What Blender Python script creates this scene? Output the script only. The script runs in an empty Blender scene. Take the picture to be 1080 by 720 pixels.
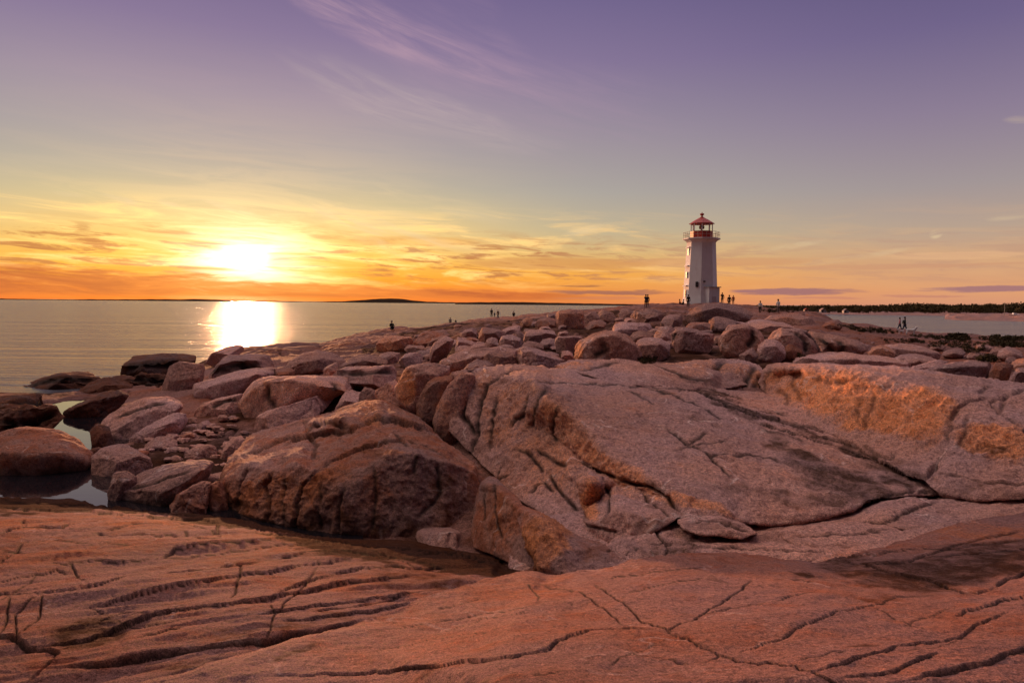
import bpy, bmesh, math, random
import numpy as np
from mathutils import Vector, Matrix
from mathutils.geometry import delaunay_2d_cdt
from mathutils.bvhtree import BVHTree
random.seed(7); RNG = np.random.default_rng(7)
sc = bpy.context.scene
COL = sc.collection
# ------------------------------------------------------------------ camera
FPX = 720.0
EYE = np.array((0.0, 0.0, 5.0))
PITCH, ROLL = math.radians(3.22), math.radians(0.48)
RM = Matrix.Rotation(math.pi/2 - PITCH, 3, 'X') @ Matrix.Rotation(ROLL, 3, 'Z')
R = np.array(RM)
cam = bpy.data.cameras.new('camera'); camo = bpy.data.objects.new('camera', cam); COL.objects.link(camo)
camo.matrix_world = Matrix.Translation(Vector(EYE)) @ RM.to_4x4()
cam.lens = 24; cam.sensor_width = 36; cam.clip_start = 0.05; cam.clip_end = 200000
sc.camera = camo

def unproj(px, py, D):
    px = np.asarray(px, float); py = np.asarray(py, float); D = np.asarray(D, float)
    v = np.stack([(px-540)/FPX, -(py-360)/FPX, -np.ones_like(px)], -1) @ R.T
    return EYE + v*(D/v[..., 1])[..., None]
def proj(P):
    v = (P-EYE) @ R
    return np.stack([540+FPX*v[..., 0]/-v[..., 2], 360-FPX*v[..., 1]/-v[..., 2]], -1)

# ------------------------------------------------------------------ noise
_perm = RNG.permutation(256).astype(np.int32)
_g = RNG.normal(size=(256, 3)).astype(np.float32); _g /= np.linalg.norm(_g, axis=1)[:, None]
def perlin(P):
    P = np.asarray(P, np.float32); i = np.floor(P).astype(np.int32); f = P-i
    w = f*f*f*(f*(f*6-15)+10); out = np.zeros(P.shape[:-1], np.float32)
    for a in (0, 1):
        wa = w[..., 0] if a else 1-w[..., 0]; ha = _perm[(i[..., 0]+a) & 255]
        for b in (0, 1):
            wb = w[..., 1] if b else 1-w[..., 1]; hb = _perm[(ha+i[..., 1]+b) & 255]
            for c in (0, 1):
                wc = w[..., 2] if c else 1-w[..., 2]; g = _g[_perm[(hb+i[..., 2]+c) & 255]]
                d = g[..., 0]*(f[..., 0]-a)+g[..., 1]*(f[..., 1]-b)+g[..., 2]*(f[..., 2]-c)
                out += wa*wb*wc*d
    return out*1.6
def fbm(P, scale, octv=4, gain=.5, ridge=False):
    P = np.asarray(P)*(1.0/scale); a = 1.0; s = 0
    for o in range(octv):
        n = perlin(P*(2.03**o)+o*17.3)
        s = s + a*((1-2*np.abs(n)) if ridge else n); a *= gain
    return s
def smooth(e0, e1, x):
    t = np.clip((x-e0)/(e1-e0), 0, 1); return t*t*(3-2*t)

# ------------------------------------------------------------------ node helpers
def srgb(r, g, b):
    f = lambda c: (c/255/12.92) if c/255 <= .04045 else ((c/255+.055)/1.055)**2.4
    return (f(r), f(g), f(b), 1)
class NT:
    def __init__(s, tree): s.t = tree; s.n = tree.nodes; s.l = tree.links
    def node(s, typ, **kw):
        x = s.n.new(typ)
        for k, v in kw.items(): setattr(x, k, v)
        return x
    def put(s, sock, v):
        if isinstance(v, bpy.types.NodeSocket): s.l.new(v, sock)
        elif v is not None:
            if sock.type == 'VECTOR' and not hasattr(v, '__len__'): v = (v, v, v)
            sock.default_value = v
    def m(s, op, a, b=None, c=None, clamp=False):
        x = s.node('ShaderNodeMath', operation=op, use_clamp=clamp)
        for i, v in enumerate((a, b, c)): s.put(x.inputs[i], v)
        return x.outputs[0]
    def vm(s, op, a, b=None):
        x = s.node('ShaderNodeVectorMath', operation=op); s.put(x.inputs[0], a); s.put(x.inputs[1], b)
        return x.outputs['Value' if op in ('DOT_PRODUCT', 'LENGTH') else 'Vector']
    def comb(s, x_, y_, z_):
        x = s.node('ShaderNodeCombineXYZ'); s.put(x.inputs[0], x_); s.put(x.inputs[1], y_); s.put(x.inputs[2], z_); return x.outputs[0]
    def sep(s, v):
        x = s.node('ShaderNodeSeparateXYZ'); s.put(x.inputs[0], v); return x.outputs
    def mix(s, f, a, b, bt='MIX'):
        x = s.node('ShaderNodeMix', data_type='RGBA', blend_type=bt)
        s.put(x.inputs[0], f); s.put(x.inputs[6], a); s.put(x.inputs[7], b); return x.outputs[2]
    def noise(s, v, sc_, det=4, rough=.55, dist=0):
        x = s.node('ShaderNodeTexNoise'); s.put(x.inputs['Vector'], v); x.inputs['Scale'].default_value = sc_
        x.inputs['Detail'].default_value = det; x.inputs['Roughness'].default_value = rough; x.inputs['Distortion'].default_value = dist
        return x.outputs['Fac']
    def mr(s, v, a, b, c=0, d=1, st='SMOOTHSTEP'):
        x = s.node('ShaderNodeMapRange', interpolation_type=st); s.put(x.inputs[0], v)
        for i, k in enumerate((a, b, c, d)): s.put(x.inputs[i+1], k)
        return x.outputs[0]
    def ramp(s, v, stops, interp='LINEAR'):
        x = s.node('ShaderNodeValToRGB'); r = x.color_ramp; r.interpolation = interp
        while len(r.elements) < len(stops): r.elements.new(.5)
        for e, (p, c) in zip(r.elements, stops): e.position = p; e.color = c
        s.put(x.inputs[0], v); return x.outputs[0]
def newmat(name):
    m = bpy.data.materials.new(name); m.use_nodes = True; m.node_tree.nodes.clear()
    t = NT(m.node_tree); o = t.node('ShaderNodeOutputMaterial'); p = t.node('ShaderNodeBsdfPrincipled')
    t.l.new(p.outputs[0], o.inputs[0]); return m, t, p

# ------------------------------------------------------------------ granite
def granite(name, tone=0.5, val=1.0, fine=1.0, tint=(1, 1, 1), spec=.12):
    """tone 0 = pinkish grey granite, 1 = red-brown granite. fine scales the grain (coarser for far rocks)."""
    m, t, p = newmat(name)
    pos = t.node('ShaderNodeNewGeometry').outputs['Position']
    at = t.node('ShaderNodeAttribute', attribute_name='marks')
    stain_shade, rust, crack_shade = t.sep(at.outputs['Color'])  # rust also carries the sun glow painted orange on left-facing faces
    n1 = t.noise(pos, .55/fine, 5, .6); n2 = t.noise(pos, 3.1/fine, 6, .65, .4); n3 = t.noise(pos, 26/fine, 5, .7); n4 = t.noise(pos, 120/fine, 3, .6)
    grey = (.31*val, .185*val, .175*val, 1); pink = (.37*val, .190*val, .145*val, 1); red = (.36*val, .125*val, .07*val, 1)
    a = t.mix(t.mr(n1, .35, .65), grey, pink)
    a = t.mix(t.mr(t.m('ADD', t.m('MULTIPLY', n2, .5), t.m('MULTIPLY', n1, .5)), .62-.3*tone, .9-.45*tone), a, red)
    # lichen / rust, and sun glow painted orange on left-facing faces
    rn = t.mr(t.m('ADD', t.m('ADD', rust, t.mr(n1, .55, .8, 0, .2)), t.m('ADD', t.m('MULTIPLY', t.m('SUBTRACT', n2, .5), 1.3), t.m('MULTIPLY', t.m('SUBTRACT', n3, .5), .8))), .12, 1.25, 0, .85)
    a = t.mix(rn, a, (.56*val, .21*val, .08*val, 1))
    pat = t.mr(t.noise(pos, 1.7/fine, 7, .72, .6), .54, .70, 0, .6)
    a = t.mix(pat, a, (.14*val, .075*val, .06*val, 1))
    pal = t.mr(t.noise(pos, 2.6/fine, 6, .7, .9), .60, .74, 0, .5)
    a = t.mix(pal, a, (.50*val, .36*val, .33*val, 1))
    n0 = t.noise(pos, .21/fine, 3, .6); bigv = t.mr(n0, .3, .7, .72, 1.28, 'LINEAR')
    a = t.mix(1.0, a, t.comb(bigv, bigv, bigv), 'MULTIPLY')
    vn = t.noise(pos, .5/fine, 4, .5, .3); vein = t.m('MULTIPLY', t.mr(t.m('ABSOLUTE', t.m('SUBTRACT', vn, .5)), .0, .007, 1, 0), t.mr(n2, .45, .6, 0, .6))
    a = t.mix(vein, a, (.62*val, .46*val, .42*val, 1))
    # dark wet algae / lichen, and painted shade of gaps between boulders
    sn = t.mr(t.m('ADD', stain_shade, t.m('ADD', t.m('MULTIPLY', t.m('SUBTRACT', n2, .5), 2.2), t.m('MULTIPLY', t.m('SUBTRACT', n3, .5), 1.6))), .30, 1.15, 0, .88)
    a = t.mix(sn, a, (.040, .021, .012, 1))
    a = t.mix(1.0, a, t.ramp(n3, [(.32, (.48, .42, .40, 1)), (.5, (1.0, 1.0, 1.0, 1)), (.68, (1.4, 1.36, 1.3, 1))]), 'MULTIPLY')
    a = t.mix(1.0, a, t.ramp(n4, [(.34, (.45, .40, .38, 1)), (.5, (1, 1, 1, 1)), (.66, (1.6, 1.52, 1.45, 1))]), 'MULTIPLY')
    a = t.mix(t.m('MULTIPLY', crack_shade, .92), a, (.018, .013, .011, 1))  # crack lines painted dark, standing in for their shade
    a = t.mix(1.0, a, (*tint, 1), 'MULTIPLY')
    t.put(p.inputs['Base Color'], a)
    t.put(p.inputs['Roughness'], t.m('SUBTRACT', t.mr(n3, .3, .7, .74, .95), t.m('MULTIPLY', sn, .10))); t.put(p.inputs['Specular IOR Level'], t.m('MULTIPLY', t.m('SUBTRACT', 1.0, sn), spec))
    b1 = t.node('ShaderNodeBump'); b1.inputs['Strength'].default_value = 1.0; b1.inputs['Distance'].default_value = .07*fine
    t.put(b1.inputs['Height'], t.noise(pos, 9/fine, 8, .68))
    b2 = t.node('ShaderNodeBump'); b2.inputs['Strength'].default_value = .9; b2.inputs['Distance'].default_value = .016*fine
    t.put(b2.inputs['Height'], t.noise(pos, 75/fine, 4, .7)); t.l.new(b1.outputs[0], b2.inputs['Normal'])
    t.l.new(b2.outputs[0], p.inputs['Normal'])
    return m
G_NEAR = granite('granite_red_near', .48, .84, 1.0, (1, .85, .82))
G_LEFT = granite('granite_red_slab', .58, .80, 1.0, (1, .86, .82), 0.03)
G_MID = granite('granite_pink', .26, 1.5, 1.6)
G_BASE = granite('granite_bedrock', .5, .76, 2.2, (1, .90, .86), 0.04)
G_B1 = granite('granite_brown', .6, 1.0, 1.3, (1, .95, .9), 0.12)
G_GREY = granite('granite_grey', .12, 1.12, 1.8)
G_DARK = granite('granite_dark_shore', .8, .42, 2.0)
G_FAR = granite('granite_far', .35, 1.12, 4.0)

# ------------------------------------------------------------------ mesh helpers
def tag(o, label=None, cat=None, group=None, kind=None):
    if label: o['label'] = label
    if cat: o['category'] = cat
    if group: o['group'] = group
    if kind: o['kind'] = kind
    return o
def mk(name, V, F, mat, marks=None, smooth_=True, parent=None, origin=None):
    """V (n,3) world coords; origin = base point."""
    V = np.asarray(V, float)
    if origin is None: origin = np.array((V[:, 0].mean(), V[:, 1].mean(), V[:, 2].min()))
    if parent is not None and not hasattr(origin, '__len__'): origin = np.zeros(3)
    me = bpy.data.meshes.new(name)
    F = np.asarray(F)
    if F.ndim == 2:
        k = F.shape[1]; me.vertices.add(len(V)); me.vertices.foreach_set('co', (V-origin).astype(np.float32).ravel())
        me.loops.add(F.size); me.loops.foreach_set('vertex_index', F.astype(np.int32).ravel())
        me.polygons.add(len(F)); me.polygons.foreach_set('loop_start', np.arange(0, F.size, k, dtype=np.int32))
        me.polygons.foreach_set('loop_total', np.full(len(F), k, np.int32)); me.update(calc_edges=True)
    else:
        me.from_pydata([tuple(v) for v in V-origin], [], [tuple(f) for f in F])
    me.validate()
    if smooth_: me.polygons.foreach_set('use_smooth', np.ones(len(me.polygons), bool))
    if marks is not None:
        ca = me.color_attributes.new('marks', 'FLOAT_COLOR', 'POINT')
        c = np.ones((len(V), 4), np.float32); c[:, :3] = marks; ca.data.foreach_set('color', c.ravel())
    me.materials.append(mat)
    o = bpy.data.objects.new(name, me); COL.objects.link(o)
    o.location = origin
    if parent is not None: o.parent = parent
    return o
def vnormals(V, F):
    N = np.zeros_like(V)
    tri = [F] if F.shape[1] == 3 else [F[:, [0, 1, 2]], F[:, [0, 2, 3]]]
    for T in tri:
        n = np.cross(V[T[:, 1]]-V[T[:, 0]], V[T[:, 2]]-V[T[:, 0]])
        for k in range(3):
            for c in range(3): N[:, c] += np.bincount(T[:, k], n[:, c], len(V))
    L = np.linalg.norm(N, axis=1); L[L == 0] = 1
    return N/L[:, None]
def inpoly(poly, X, Y):
    ins = np.zeros(X.shape, bool); n = len(poly)
    for i in range(n):
        x0, y0 = poly[i]; x1, y1 = poly[(i+1) % n]
        if y0 == y1: continue
        c = ((y0 > Y) != (y1 > Y)) & (X < (x1-x0)*(Y-y0)/(y1-y0)+x0); ins ^= c
    return ins
def near_poly(poly, X, Y):
    best = np.full(X.shape, 1e18); bx = np.zeros(X.shape); by = np.zeros(X.shape); n = len(poly)
    for i in range(n):
        x0, y0 = poly[i]; x1, y1 = poly[(i+1) % n]; dx, dy = x1-x0, y1-y0; L = dx*dx+dy*dy+1e-12
        t = np.clip(((X-x0)*dx+(Y-y0)*dy)/L, 0, 1); qx = x0+t*dx; qy = y0+t*dy; d = (X-qx)**2+(Y-qy)**2
        k = d < best; best[k] = d[k]; bx[k] = qx[k]; by[k] = qy[k]
    return np.sqrt(best), bx, by
def roughen(pts, amp, closed=True):
    """midpoint-displaced copy of a px outline of (px,py,D)."""
    P = [np.array(p, float) for p in pts]
    for _ in range(2):
        Q = []
        n = len(P)
        for i in range(n if closed else n-1):
            a, b = P[i], P[(i+1) % n]; L = np.hypot(*(b-a)[:2]); Q.append(a)
            if L > 7:
                mid = (a+b)/2; mid[2] = 2/(1/a[2]+1/b[2])
                nn = np.array((-(b-a)[1], (b-a)[0]))/max(L, 1e-6)
                inb = 1 if (0 <= mid[0] <= 1080) else .3
                mid[:2] += nn*RNG.uniform(-1, 1)*amp*min(L/25, 1.3)*inb; Q.append(mid)
        if not closed: Q.append(P[-1])
        P = Q
    return P
def blur(A, M, it):
    A = A.copy(); W = M.astype(float)
    for _ in range(it):
        X = A*W; S = X.copy(); C = W.copy()
        for ax in (0, 1):
            for sgn in (1, -1):
                S += np.roll(X, sgn, ax); C += np.roll(W, sgn, ax)
        A = np.where(M, S/np.maximum(C, 1e-9), A)
    return A
def axis(lo, hi, f0, f1, step, grow=1.12):
    a = list(np.arange(max(lo, f0), min(hi, f1)+1e-6, step)); s = step
    x = a[0]; L = []
    while x > lo: s *= grow; x -= s; L.append(max(x, lo))
    s = step; x = a[-1]
    Rr = []
    while x < hi: s *= grow; x += s; Rr.append(min(x, hi))
    return np.array(L[::-1]+a+Rr)

def carve(P, PX, N, cracks, D0map):
    """cracks: (pts px, width m, depth m, ledge m). returns displacement along the normal and dirt."""
    disp = np.zeros(len(P)); crack_shade = np.zeros(len(P))
    for c in cracks:
        pts, w, dep = c[0], c[1], c[2]; led = abs(c[3]) if len(c) > 3 else 0
        pp = [np.array((a[0], a[1]), float) for a in pts]
        # subdivide + jitter
        for _ in range(3):
            Q = []
            for a, b in zip(pp[:-1], pp[1:]):
                L = np.hypot(*(b-a)); Q.append(a)
                if L > 5: Q.append((a+b)/2+np.array((-(b-a)[1], (b-a)[0]))/L*RNG.uniform(-1, 1)*min(.06*L, 1.3))
            Q.append(pp[-1]); pp = Q
        pp = np.array(pp)
        W3 = []
        for q in pp:
            d = (PX[:, 0]-q[0])**2+(PX[:, 1]-q[1])**2; W3.append(P[d.argmin()])
        W3 = np.array(W3)
        reach = max(w*3.2, abs(led)*20+.0)
        lo = W3.min(0)-reach; hi = W3.max(0)+reach
        sel = np.where(np.all((P > lo) & (P < hi), axis=1))[0]
        if not len(sel): continue
        Q = P[sel]; best = np.full(len(sel), 1e9); side = np.zeros(len(sel)); tt = np.zeros(len(sel)); n = len(W3)-1
        for i in range(n):
            a, b = W3[i], W3[i+1]; ab = b-a; L = ab@ab+1e-9
            t = np.clip((Q-a)@ab/L, 0, 1); d = np.linalg.norm(Q-(a+t[:, None]*ab), axis=1)
            k = d < best; best[k] = d[k]; tt[k] = (i+t[k])/n
            if led:
                e = pp[i+1]-pp[i]; r = PX[sel]-pp[i]; s = e[0]*r[:, 1]-e[1]*r[:, 0]; side[k] = np.sign(s[k])
        taper = np.clip(np.minimum(tt, 1-tt)*7+.25, 0, 1)*(0.75+.5*perlin(Q*2.3))
        ww = w*(.55+.45*taper)*(1+.4*perlin(Q*2.2+9))
        ww = np.maximum(ww, Q[:, 1]**2/2500*.55)
        g = np.exp(-(best/np.maximum(ww, 1e-3))**4)
        disp[sel] -= dep*g*taper
        crack_shade[sel] = np.maximum(crack_shade[sel], np.exp(-(best/np.maximum(ww*1.0+.0035, 1e-3))**2)*np.clip(taper*1.6, 0, 1))  # darkness painted into cracks in place of deeper carving
        if led: disp[sel] += -side*led*LEDK*np.exp(-best/(abs(led)*9+.02))*np.clip(best/(w*.6), 0, 1)*taper
    return disp, np.clip(crack_shade, 0, 1)

LEDK = .75
def blobs(PX, lst):
    s = np.zeros(len(PX))
    for b in lst:
        cx, cy, rx, ry = b[:4]; st = b[4] if len(b) > 4 else 1; an = math.radians(b[5]) if len(b) > 5 else 0
        x = PX[:, 0]-cx; y = PX[:, 1]-cy; u = (x*math.cos(an)+y*math.sin(an))/rx; v = (-x*math.sin(an)+y*math.cos(an))/ry
        s = np.maximum(s, st*(1-smooth(.55, 1.1, np.sqrt(u*u+v*v))))
    return s

def relief(name, outline, lines, mat, step=1.3, sig=2, thick=2.0, noise=((1.3, .05), (.35, .02), (.1, .006)),
           cracks=(), stains=(), rust_glow=(), rust_glow0=0.0, crack_shade_k=1.0, rough=1.2, flow=None, dfun=None):
    O = roughen(outline, rough)
    allp = [tuple(p) for p in O]; edges = [(i, (i+1) % len(O)) for i in range(len(O))]
    for ln in lines:
        base = len(allp); allp += [tuple(p) for p in ln]
        edges += [(base+i, base+i+1) for i in range(len(ln)-1)]
    v2, e2, f2, ov, oe, of = delaunay_2d_cdt([Vector((p[0], p[1])) for p in allp], edges, [], 0, 1e-4)
    arr = np.array([(p[0], p[1]) for p in allp])
    invd = []
    for i, v in enumerate(v2):
        src = ov[i]
        if src: invd.append(1/allp[src[0]][2])
        else:
            d = np.hypot(arr[:, 0]-v.x, arr[:, 1]-v.y)+1e-6; k = d.argsort()[:4]; w = 1/d[k]; invd.append(float((w*np.array([1/allp[j][2] for j in k])).sum()/w.sum()))
    invd = np.array(invd); VV = np.array([(v.x, v.y) for v in v2])
    poly = [(p[0], p[1]) for p in O]
    xs = [p[0] for p in poly]; ys = [p[1] for p in poly]
    ax = axis(min(xs)-2*step, max(xs)+2*step, -30, 1110, step); ay = axis(min(ys)-2*step, max(ys)+2*step, 300, 750, step)
    X, Y = np.meshgrid(ax, ay, indexing='ij')
    G = np.full(X.shape, np.nan)
    for f in f2:
        T = [f] if len(f) == 3 else [(f[0], f[i], f[i+1]) for i in range(1, len(f)-1)]
        for a, b, c in T:
            A, B, C = VV[a], VV[b], VV[c]
            i0, i1 = np.searchsorted(ax, (min(A[0], B[0], C[0])-1e-6, max(A[0], B[0], C[0])+1e-6)); j0, j1 = np.searchsorted(ay, (min(A[1], B[1], C[1])-1e-6, max(A[1], B[1], C[1])+1e-6))
            if i1 <= i0 or j1 <= j0: continue
            x = X[i0:i1, j0:j1]; y = Y[i0:i1, j0:j1]; den = (B[1]-C[1])*(A[0]-C[0])+(C[0]-B[0])*(A[1]-C[1])
            if abs(den) < 1e-9: continue
            l1 = ((B[1]-C[1])*(x-C[0])+(C[0]-B[0])*(y-C[1]))/den; l2 = ((C[1]-A[1])*(x-C[0])+(A[0]-C[0])*(y-C[1]))/den; l3 = 1-l1-l2
            k = (l1 >= -1e-4) & (l2 >= -1e-4) & (l3 >= -1e-4)
            G[i0:i1, j0:j1][k] = (l1*invd[a]+l2*invd[b]+l3*invd[c])[k]
    ins = inpoly(poly, X, Y); dist, bx, by = near_poly(poly, X, Y)
    # fill nan by dilation
    for _ in range(12):
        nan = np.isnan(G)
        if not nan.any(): break
        Z = np.where(nan, 0, G); W = (~nan).astype(float); S = np.zeros_like(Z); C = np.zeros_like(Z)
        for a_, s_ in ((0, 1), (0, -1), (1, 1), (1, -1)): S += np.roll(Z, s_, a_); C += np.roll(W, s_, a_)
        G = np.where(nan & (C > 0), S/np.maximum(C, 1), G)
    sx = np.gradient(ax)[:, None]; sy = np.gradient(ay)[None, :]; cell = np.minimum(sx, sy)*0+np.sqrt(sx*sy)
    keep = (ins | (dist < .75*cell)) & ~np.isnan(G)
    G = blur(G, keep, sig)
    edge = keep & ~ins
    PXx = np.where(edge, bx, X); PYy = np.where(edge, by, Y)
    idx = -np.ones(X.shape, int); idx[keep] = np.arange(keep.sum())
    q = np.stack([idx[:-1, :-1], idx[:-1, 1:], idx[1:, 1:], idx[1:, :-1]], -1).reshape(-1, 4); q = q[(q >= 0).all(1)]
    used = np.zeros(keep.sum(), bool); used[q.ravel()] = True
    px = PXx[keep]; py = PYy[keep]; D = 1/G[keep]; e = np.where(ins, dist, 0)[keep]
    front = unproj(px, py, D)
    em = max(e.max(), 1e-3); g = np.sqrt(np.clip(1-(1-np.clip(e/(em*.8), 0, 1))**2, 0, 1))
    # edge verts shared: boundary verts are those used by <4 quads
    cnt = np.bincount(q.ravel(), minlength=len(px)); bnd = cnt < 4
    remap = -np.ones(len(px), int); inner = used & ~bnd
    remap[bnd] = np.where(bnd)[0]; remap[inner] = len(px)+np.arange(inner.sum())
    back = unproj(px[inner], py[inner], D[inner]+.04+thick*g[inner])
    V = np.vstack([front, back]); PX = np.vstack([np.stack([px, py], -1), np.stack([px[inner], py[inner]], -1)])
    F = np.vstack([q[:, ::-1], remap[q]])
    n0 = len(front)
    N = vnormals(V, F)
    if (N[:n0][used & ~bnd]*(EYE-front[used & ~bnd])).sum(1).mean() < 0: F = F[:, ::-1]; N = -N
    d = np.zeros(len(V)); rm_ = blobs(PX, rust_glow)
    for i, (s, a) in enumerate(noise):
        Q = V if flow is None or i > flow[2] else np.stack([V@np.array(flow[0])*flow[1], V@np.array((flow[0][1], -flow[0][0], 0)), V[:, 2]], -1)
        wt = (1.0 if i == 0 else 1+1.3*rm_) if thick > .6 else smooth(1.2, 4.0, s/np.maximum(V[:, 1]**2/2500, .004))
        d += a*wt*fbm(Q, s, 3 if i else 4, .5, ridge=(i == 1))
    # keep outline of sheet true: fade big noise at the border slightly
    fr = np.ones(len(V)); fr[:n0] = smooth(0, 5, e)*.7+.3
    d *= fr
    c, crack_shade = carve(front, PX[:n0], N[:n0], cracks, None)
    d[:n0] += c
    V = V + N*d[:, None]
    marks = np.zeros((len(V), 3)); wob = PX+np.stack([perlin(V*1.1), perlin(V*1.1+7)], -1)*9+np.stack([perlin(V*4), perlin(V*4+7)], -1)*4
    marks[:, 0] = blobs(wob, stains); marks[:, 1] = np.maximum(rust_glow0, blobs(wob, rust_glow)); marks[:n0, 2] = crack_shade*crack_shade_k
    # drop unused
    us = np.zeros(len(V), bool); us[F.ravel()] = True; rm = np.cumsum(us)-1
    return mk(name, V[us], rm[F], mat, marks[us])

# ------------------------------------------------------------------ headland base terrain
COLS = {
 -700: [(.3,3.0),(3,3.0),(8,1.6),(14,1.0),(24,.9),(28,.2),(33,-.5),(60,-2),(200,-3)],
 -300: [(.3,3.1),(3,2.8),(8,1.5),(12,.9),(16,.9),(24,.9),(30,.4),(34,-.3),(60,-2),(200,-3)],
 0:    [(.3,2.6),(3,2.5),(8,1.5),(11,.9),(14,.2),(22,.2),(24.5,.65),(30,.75),(34,.4),(37,-.3),(60,-2),(200,-3)],
 40:   [(.3,2.6),(3,2.5),(8,1.5),(11,.9),(14,.2),(23,.2),(26,.7),(30,.75),(34,.4),(37,-.3),(60,-2),(200,-3)],
 88:   [(.3,2.6),(3,2.5),(8,1.5),(11,.8),(14,.2),(20,.15),(28.5,.25),(31,.75),(34,.5),(38,-.1),(60,-2),(200,-3)],
 130:  [(.3,2.6),(3,2.5),(8,1.5),(12,.6),(14,.2),(18,.35),(20,.65),(30,.75),(36,.7),(42,.2),(50,-.5),(80,-2),(200,-3)],
 150:  [(.3,2.6),(3,2.5),(8,1.5),(12,.6),(14,.2),(17,.3),(18.5,.7),(26,.8),(30,.8),(36,.7),(42,.3),(50,-.5),(80,-2),(200,-3)],
 300:  [(.3,2.6),(3,2.5),(8,1.3),(12,.4),(16,.4),(22,.9),(30,1.4),(40,1.5),(60,1.35),(70,.3),(90,-1),(200,-3)],
 430:  [(.3,2.6),(3,2.5),(8,1.3),(12,.4),(16,.6),(22,1.7),(30,2.1),(45,2.0),(60,1.9),(85,1.8),(95,.8),(120,-1),(200,-3)],
 520:  [(.3,2.6),(3,2.5),(8,1.3),(12,.6),(16,1.2),(22,2.5),(30,3.0),(40,3.0),(60,2.85),(90,2.6),(130,2.2),(142,.8),(160,-1),(200,-3)],
 600:  [(.3,2.6),(3,2.5),(8,1.4),(12,1.1),(16,2.0),(22,2.7),(30,3.0),(40,3.0),(60,3.15),(90,3.6),(110,3.85),(130,3),(160,0),(200,-3)],
 700:  [(.3,2.6),(3,2.5),(8,1.4),(12,1.2),(16,2.0),(22,2.8),(30,3.2),(40,3.3),(60,3.8),(90,4.7),(110,4.95),(125,4.5),(140,3),(170,0),(200,-3)],
 760:  [(.3,2.6),(3,2.5),(8,1.4),(12,1.2),(16,1.8),(22,2.8),(30,3.2),(40,3.4),(60,3.8),(80,4.4),(100,4.9),(112,5.1),(125,4.8),(150,3),(180,0),(200,-1)],
 850:  [(.3,2.6),(3,2.5),(8,1.4),(12,1.2),(16,1.8),(22,2.7),(30,3.0),(40,3.0),(60,3.4),(80,3.8),(100,4.1),(110,3.9),(130,3),(150,1),(170,-1),(200,-2)],
 900:  [(.3,2.6),(3,2.5),(8,1.4),(12,1.2),(16,1.8),(22,2.7),(30,2.8),(40,2.8),(60,2.9),(85,2.6),(105,1.8),(120,.5),(130,-.5),(200,-3)],
 1000: [(.3,2.6),(3,2.5),(8,1.4),(12,1.4),(16,1.8),(22,2.7),(30,2.7),(45,2.4),(60,2.2),(82,1.6),(100,.9),(115,-.3),(200,-3)],
 1080: [(.3,2.6),(3,2.5),(8,1.4),(12,1.4),(16,1.8),(22,2.7),(30,2.7),(45,2.4),(60,1.9),(80,1.2),(90,.8),(105,-.3),(200,-3)],
 1500: [(.3,2.8),(3,2.6),(8,1.8),(12,1.8),(22,2.6),(30,2.4),(40,2.2),(60,1.5),(80,.5),(90,-.3),(200,-3)],
}
CU = np.array([(k-540)/720 for k in COLS]); CZ = [np.array(v) for v in COLS.values()]
def base_smooth(x, y):
    y = np.maximum(y, .31); u = x/y; ly = np.log(y)
    Z = np.stack([np.interp(ly, np.log(c[:, 0]), c[:, 1]) for c in CZ], 0)
    i = np.clip(np.searchsorted(CU, u)-1, 0, len(CU)-2); t = np.clip((u-CU[i])/(CU[i+1]-CU[i]), 0, 1); t = t*t*(3-2*t)
    z0 = np.take_along_axis(Z, i[None], 0)[0]; z1 = np.take_along_axis(Z, i[None]+1, 0)[0]
    return z0*(1-t)+z1*t
def base_z(x, y, detail=True):
    z = base_smooth(x, y)
    P = np.stack([x, y*.6, np.zeros_like(x)], -1); far = smooth(18, 60, y)
    z = z+(.06+.16*far)*fbm(P, 3.5, 3)*smooth(-1, .8, z+.4)+(.10*far)*fbm(P*np.array((.6, 1.6, 1)), 6, 2, ridge=True)
    if detail:
        n = fbm(P*np.array((1, 1.3, 1)), 4.2, 2)
        n2 = fbm(P*np.array((1, .8, 1))+31, 2.6, 2)
        ck = np.maximum(np.exp(-(n/.035)**2), .7*np.exp(-(n2/.03)**2))
        z = z-(.10+.14*far)*ck*smooth(10, 20, y)
        z = z+.03*fbm(P, .5, 3)+(.10*smooth(20, 45, y))*np.round(fbm(P*np.array((.8, 1.4, 1))+50, 3.2, 2)*2.2)/1.6
    return z
DROP = .0
def Dg(px, py):
    D = np.exp(np.linspace(math.log(3), math.log(185), 900)); W = unproj(np.full(900, px), np.full(900, py), D)
    h = W[:, 2]-base_z(W[:, 0], W[:, 1], False); k = np.where(h < 0)[0]
    return float(D[k[0]]) if len(k) else None

us = axis(-2.6, 1.9, -.85, .85, 1/420, 1.06); Ds = np.exp(np.linspace(math.log(.5), math.log(200), 760))
U, DD = np.meshgrid(us, Ds, indexing='ij'); Xb = U*DD; Yb = DD; Zb = (base_z(Xb.ravel(), Yb.ravel())-.12*smooth(16, 22, Yb.ravel())*(1-smooth(60, 90, Yb.ravel()))).reshape(Xb.shape)
nu, nd = U.shape; idx = np.arange(nu*nd).reshape(nu, nd)
Fb = np.stack([idx[:-1, :-1], idx[1:, :-1], idx[1:, 1:], idx[:-1, 1:]], -1).reshape(-1, 4)
Vb = np.stack([Xb, Yb, Zb], -1).reshape(-1, 3)
Pn = np.stack([Vb[:, 0], Vb[:, 1]*.6, np.zeros(len(Vb))], -1)
mk_ = np.zeros((len(Vb), 3)); n_ = fbm(Pn*np.array((1, 1.3, 1)), 4.2, 2); mk_[:, 2] = .8*np.exp(-(n_/.022)**2)*smooth(10, 20, Vb[:, 1])  # terrain crack lines painted dark as crack shade
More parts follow.
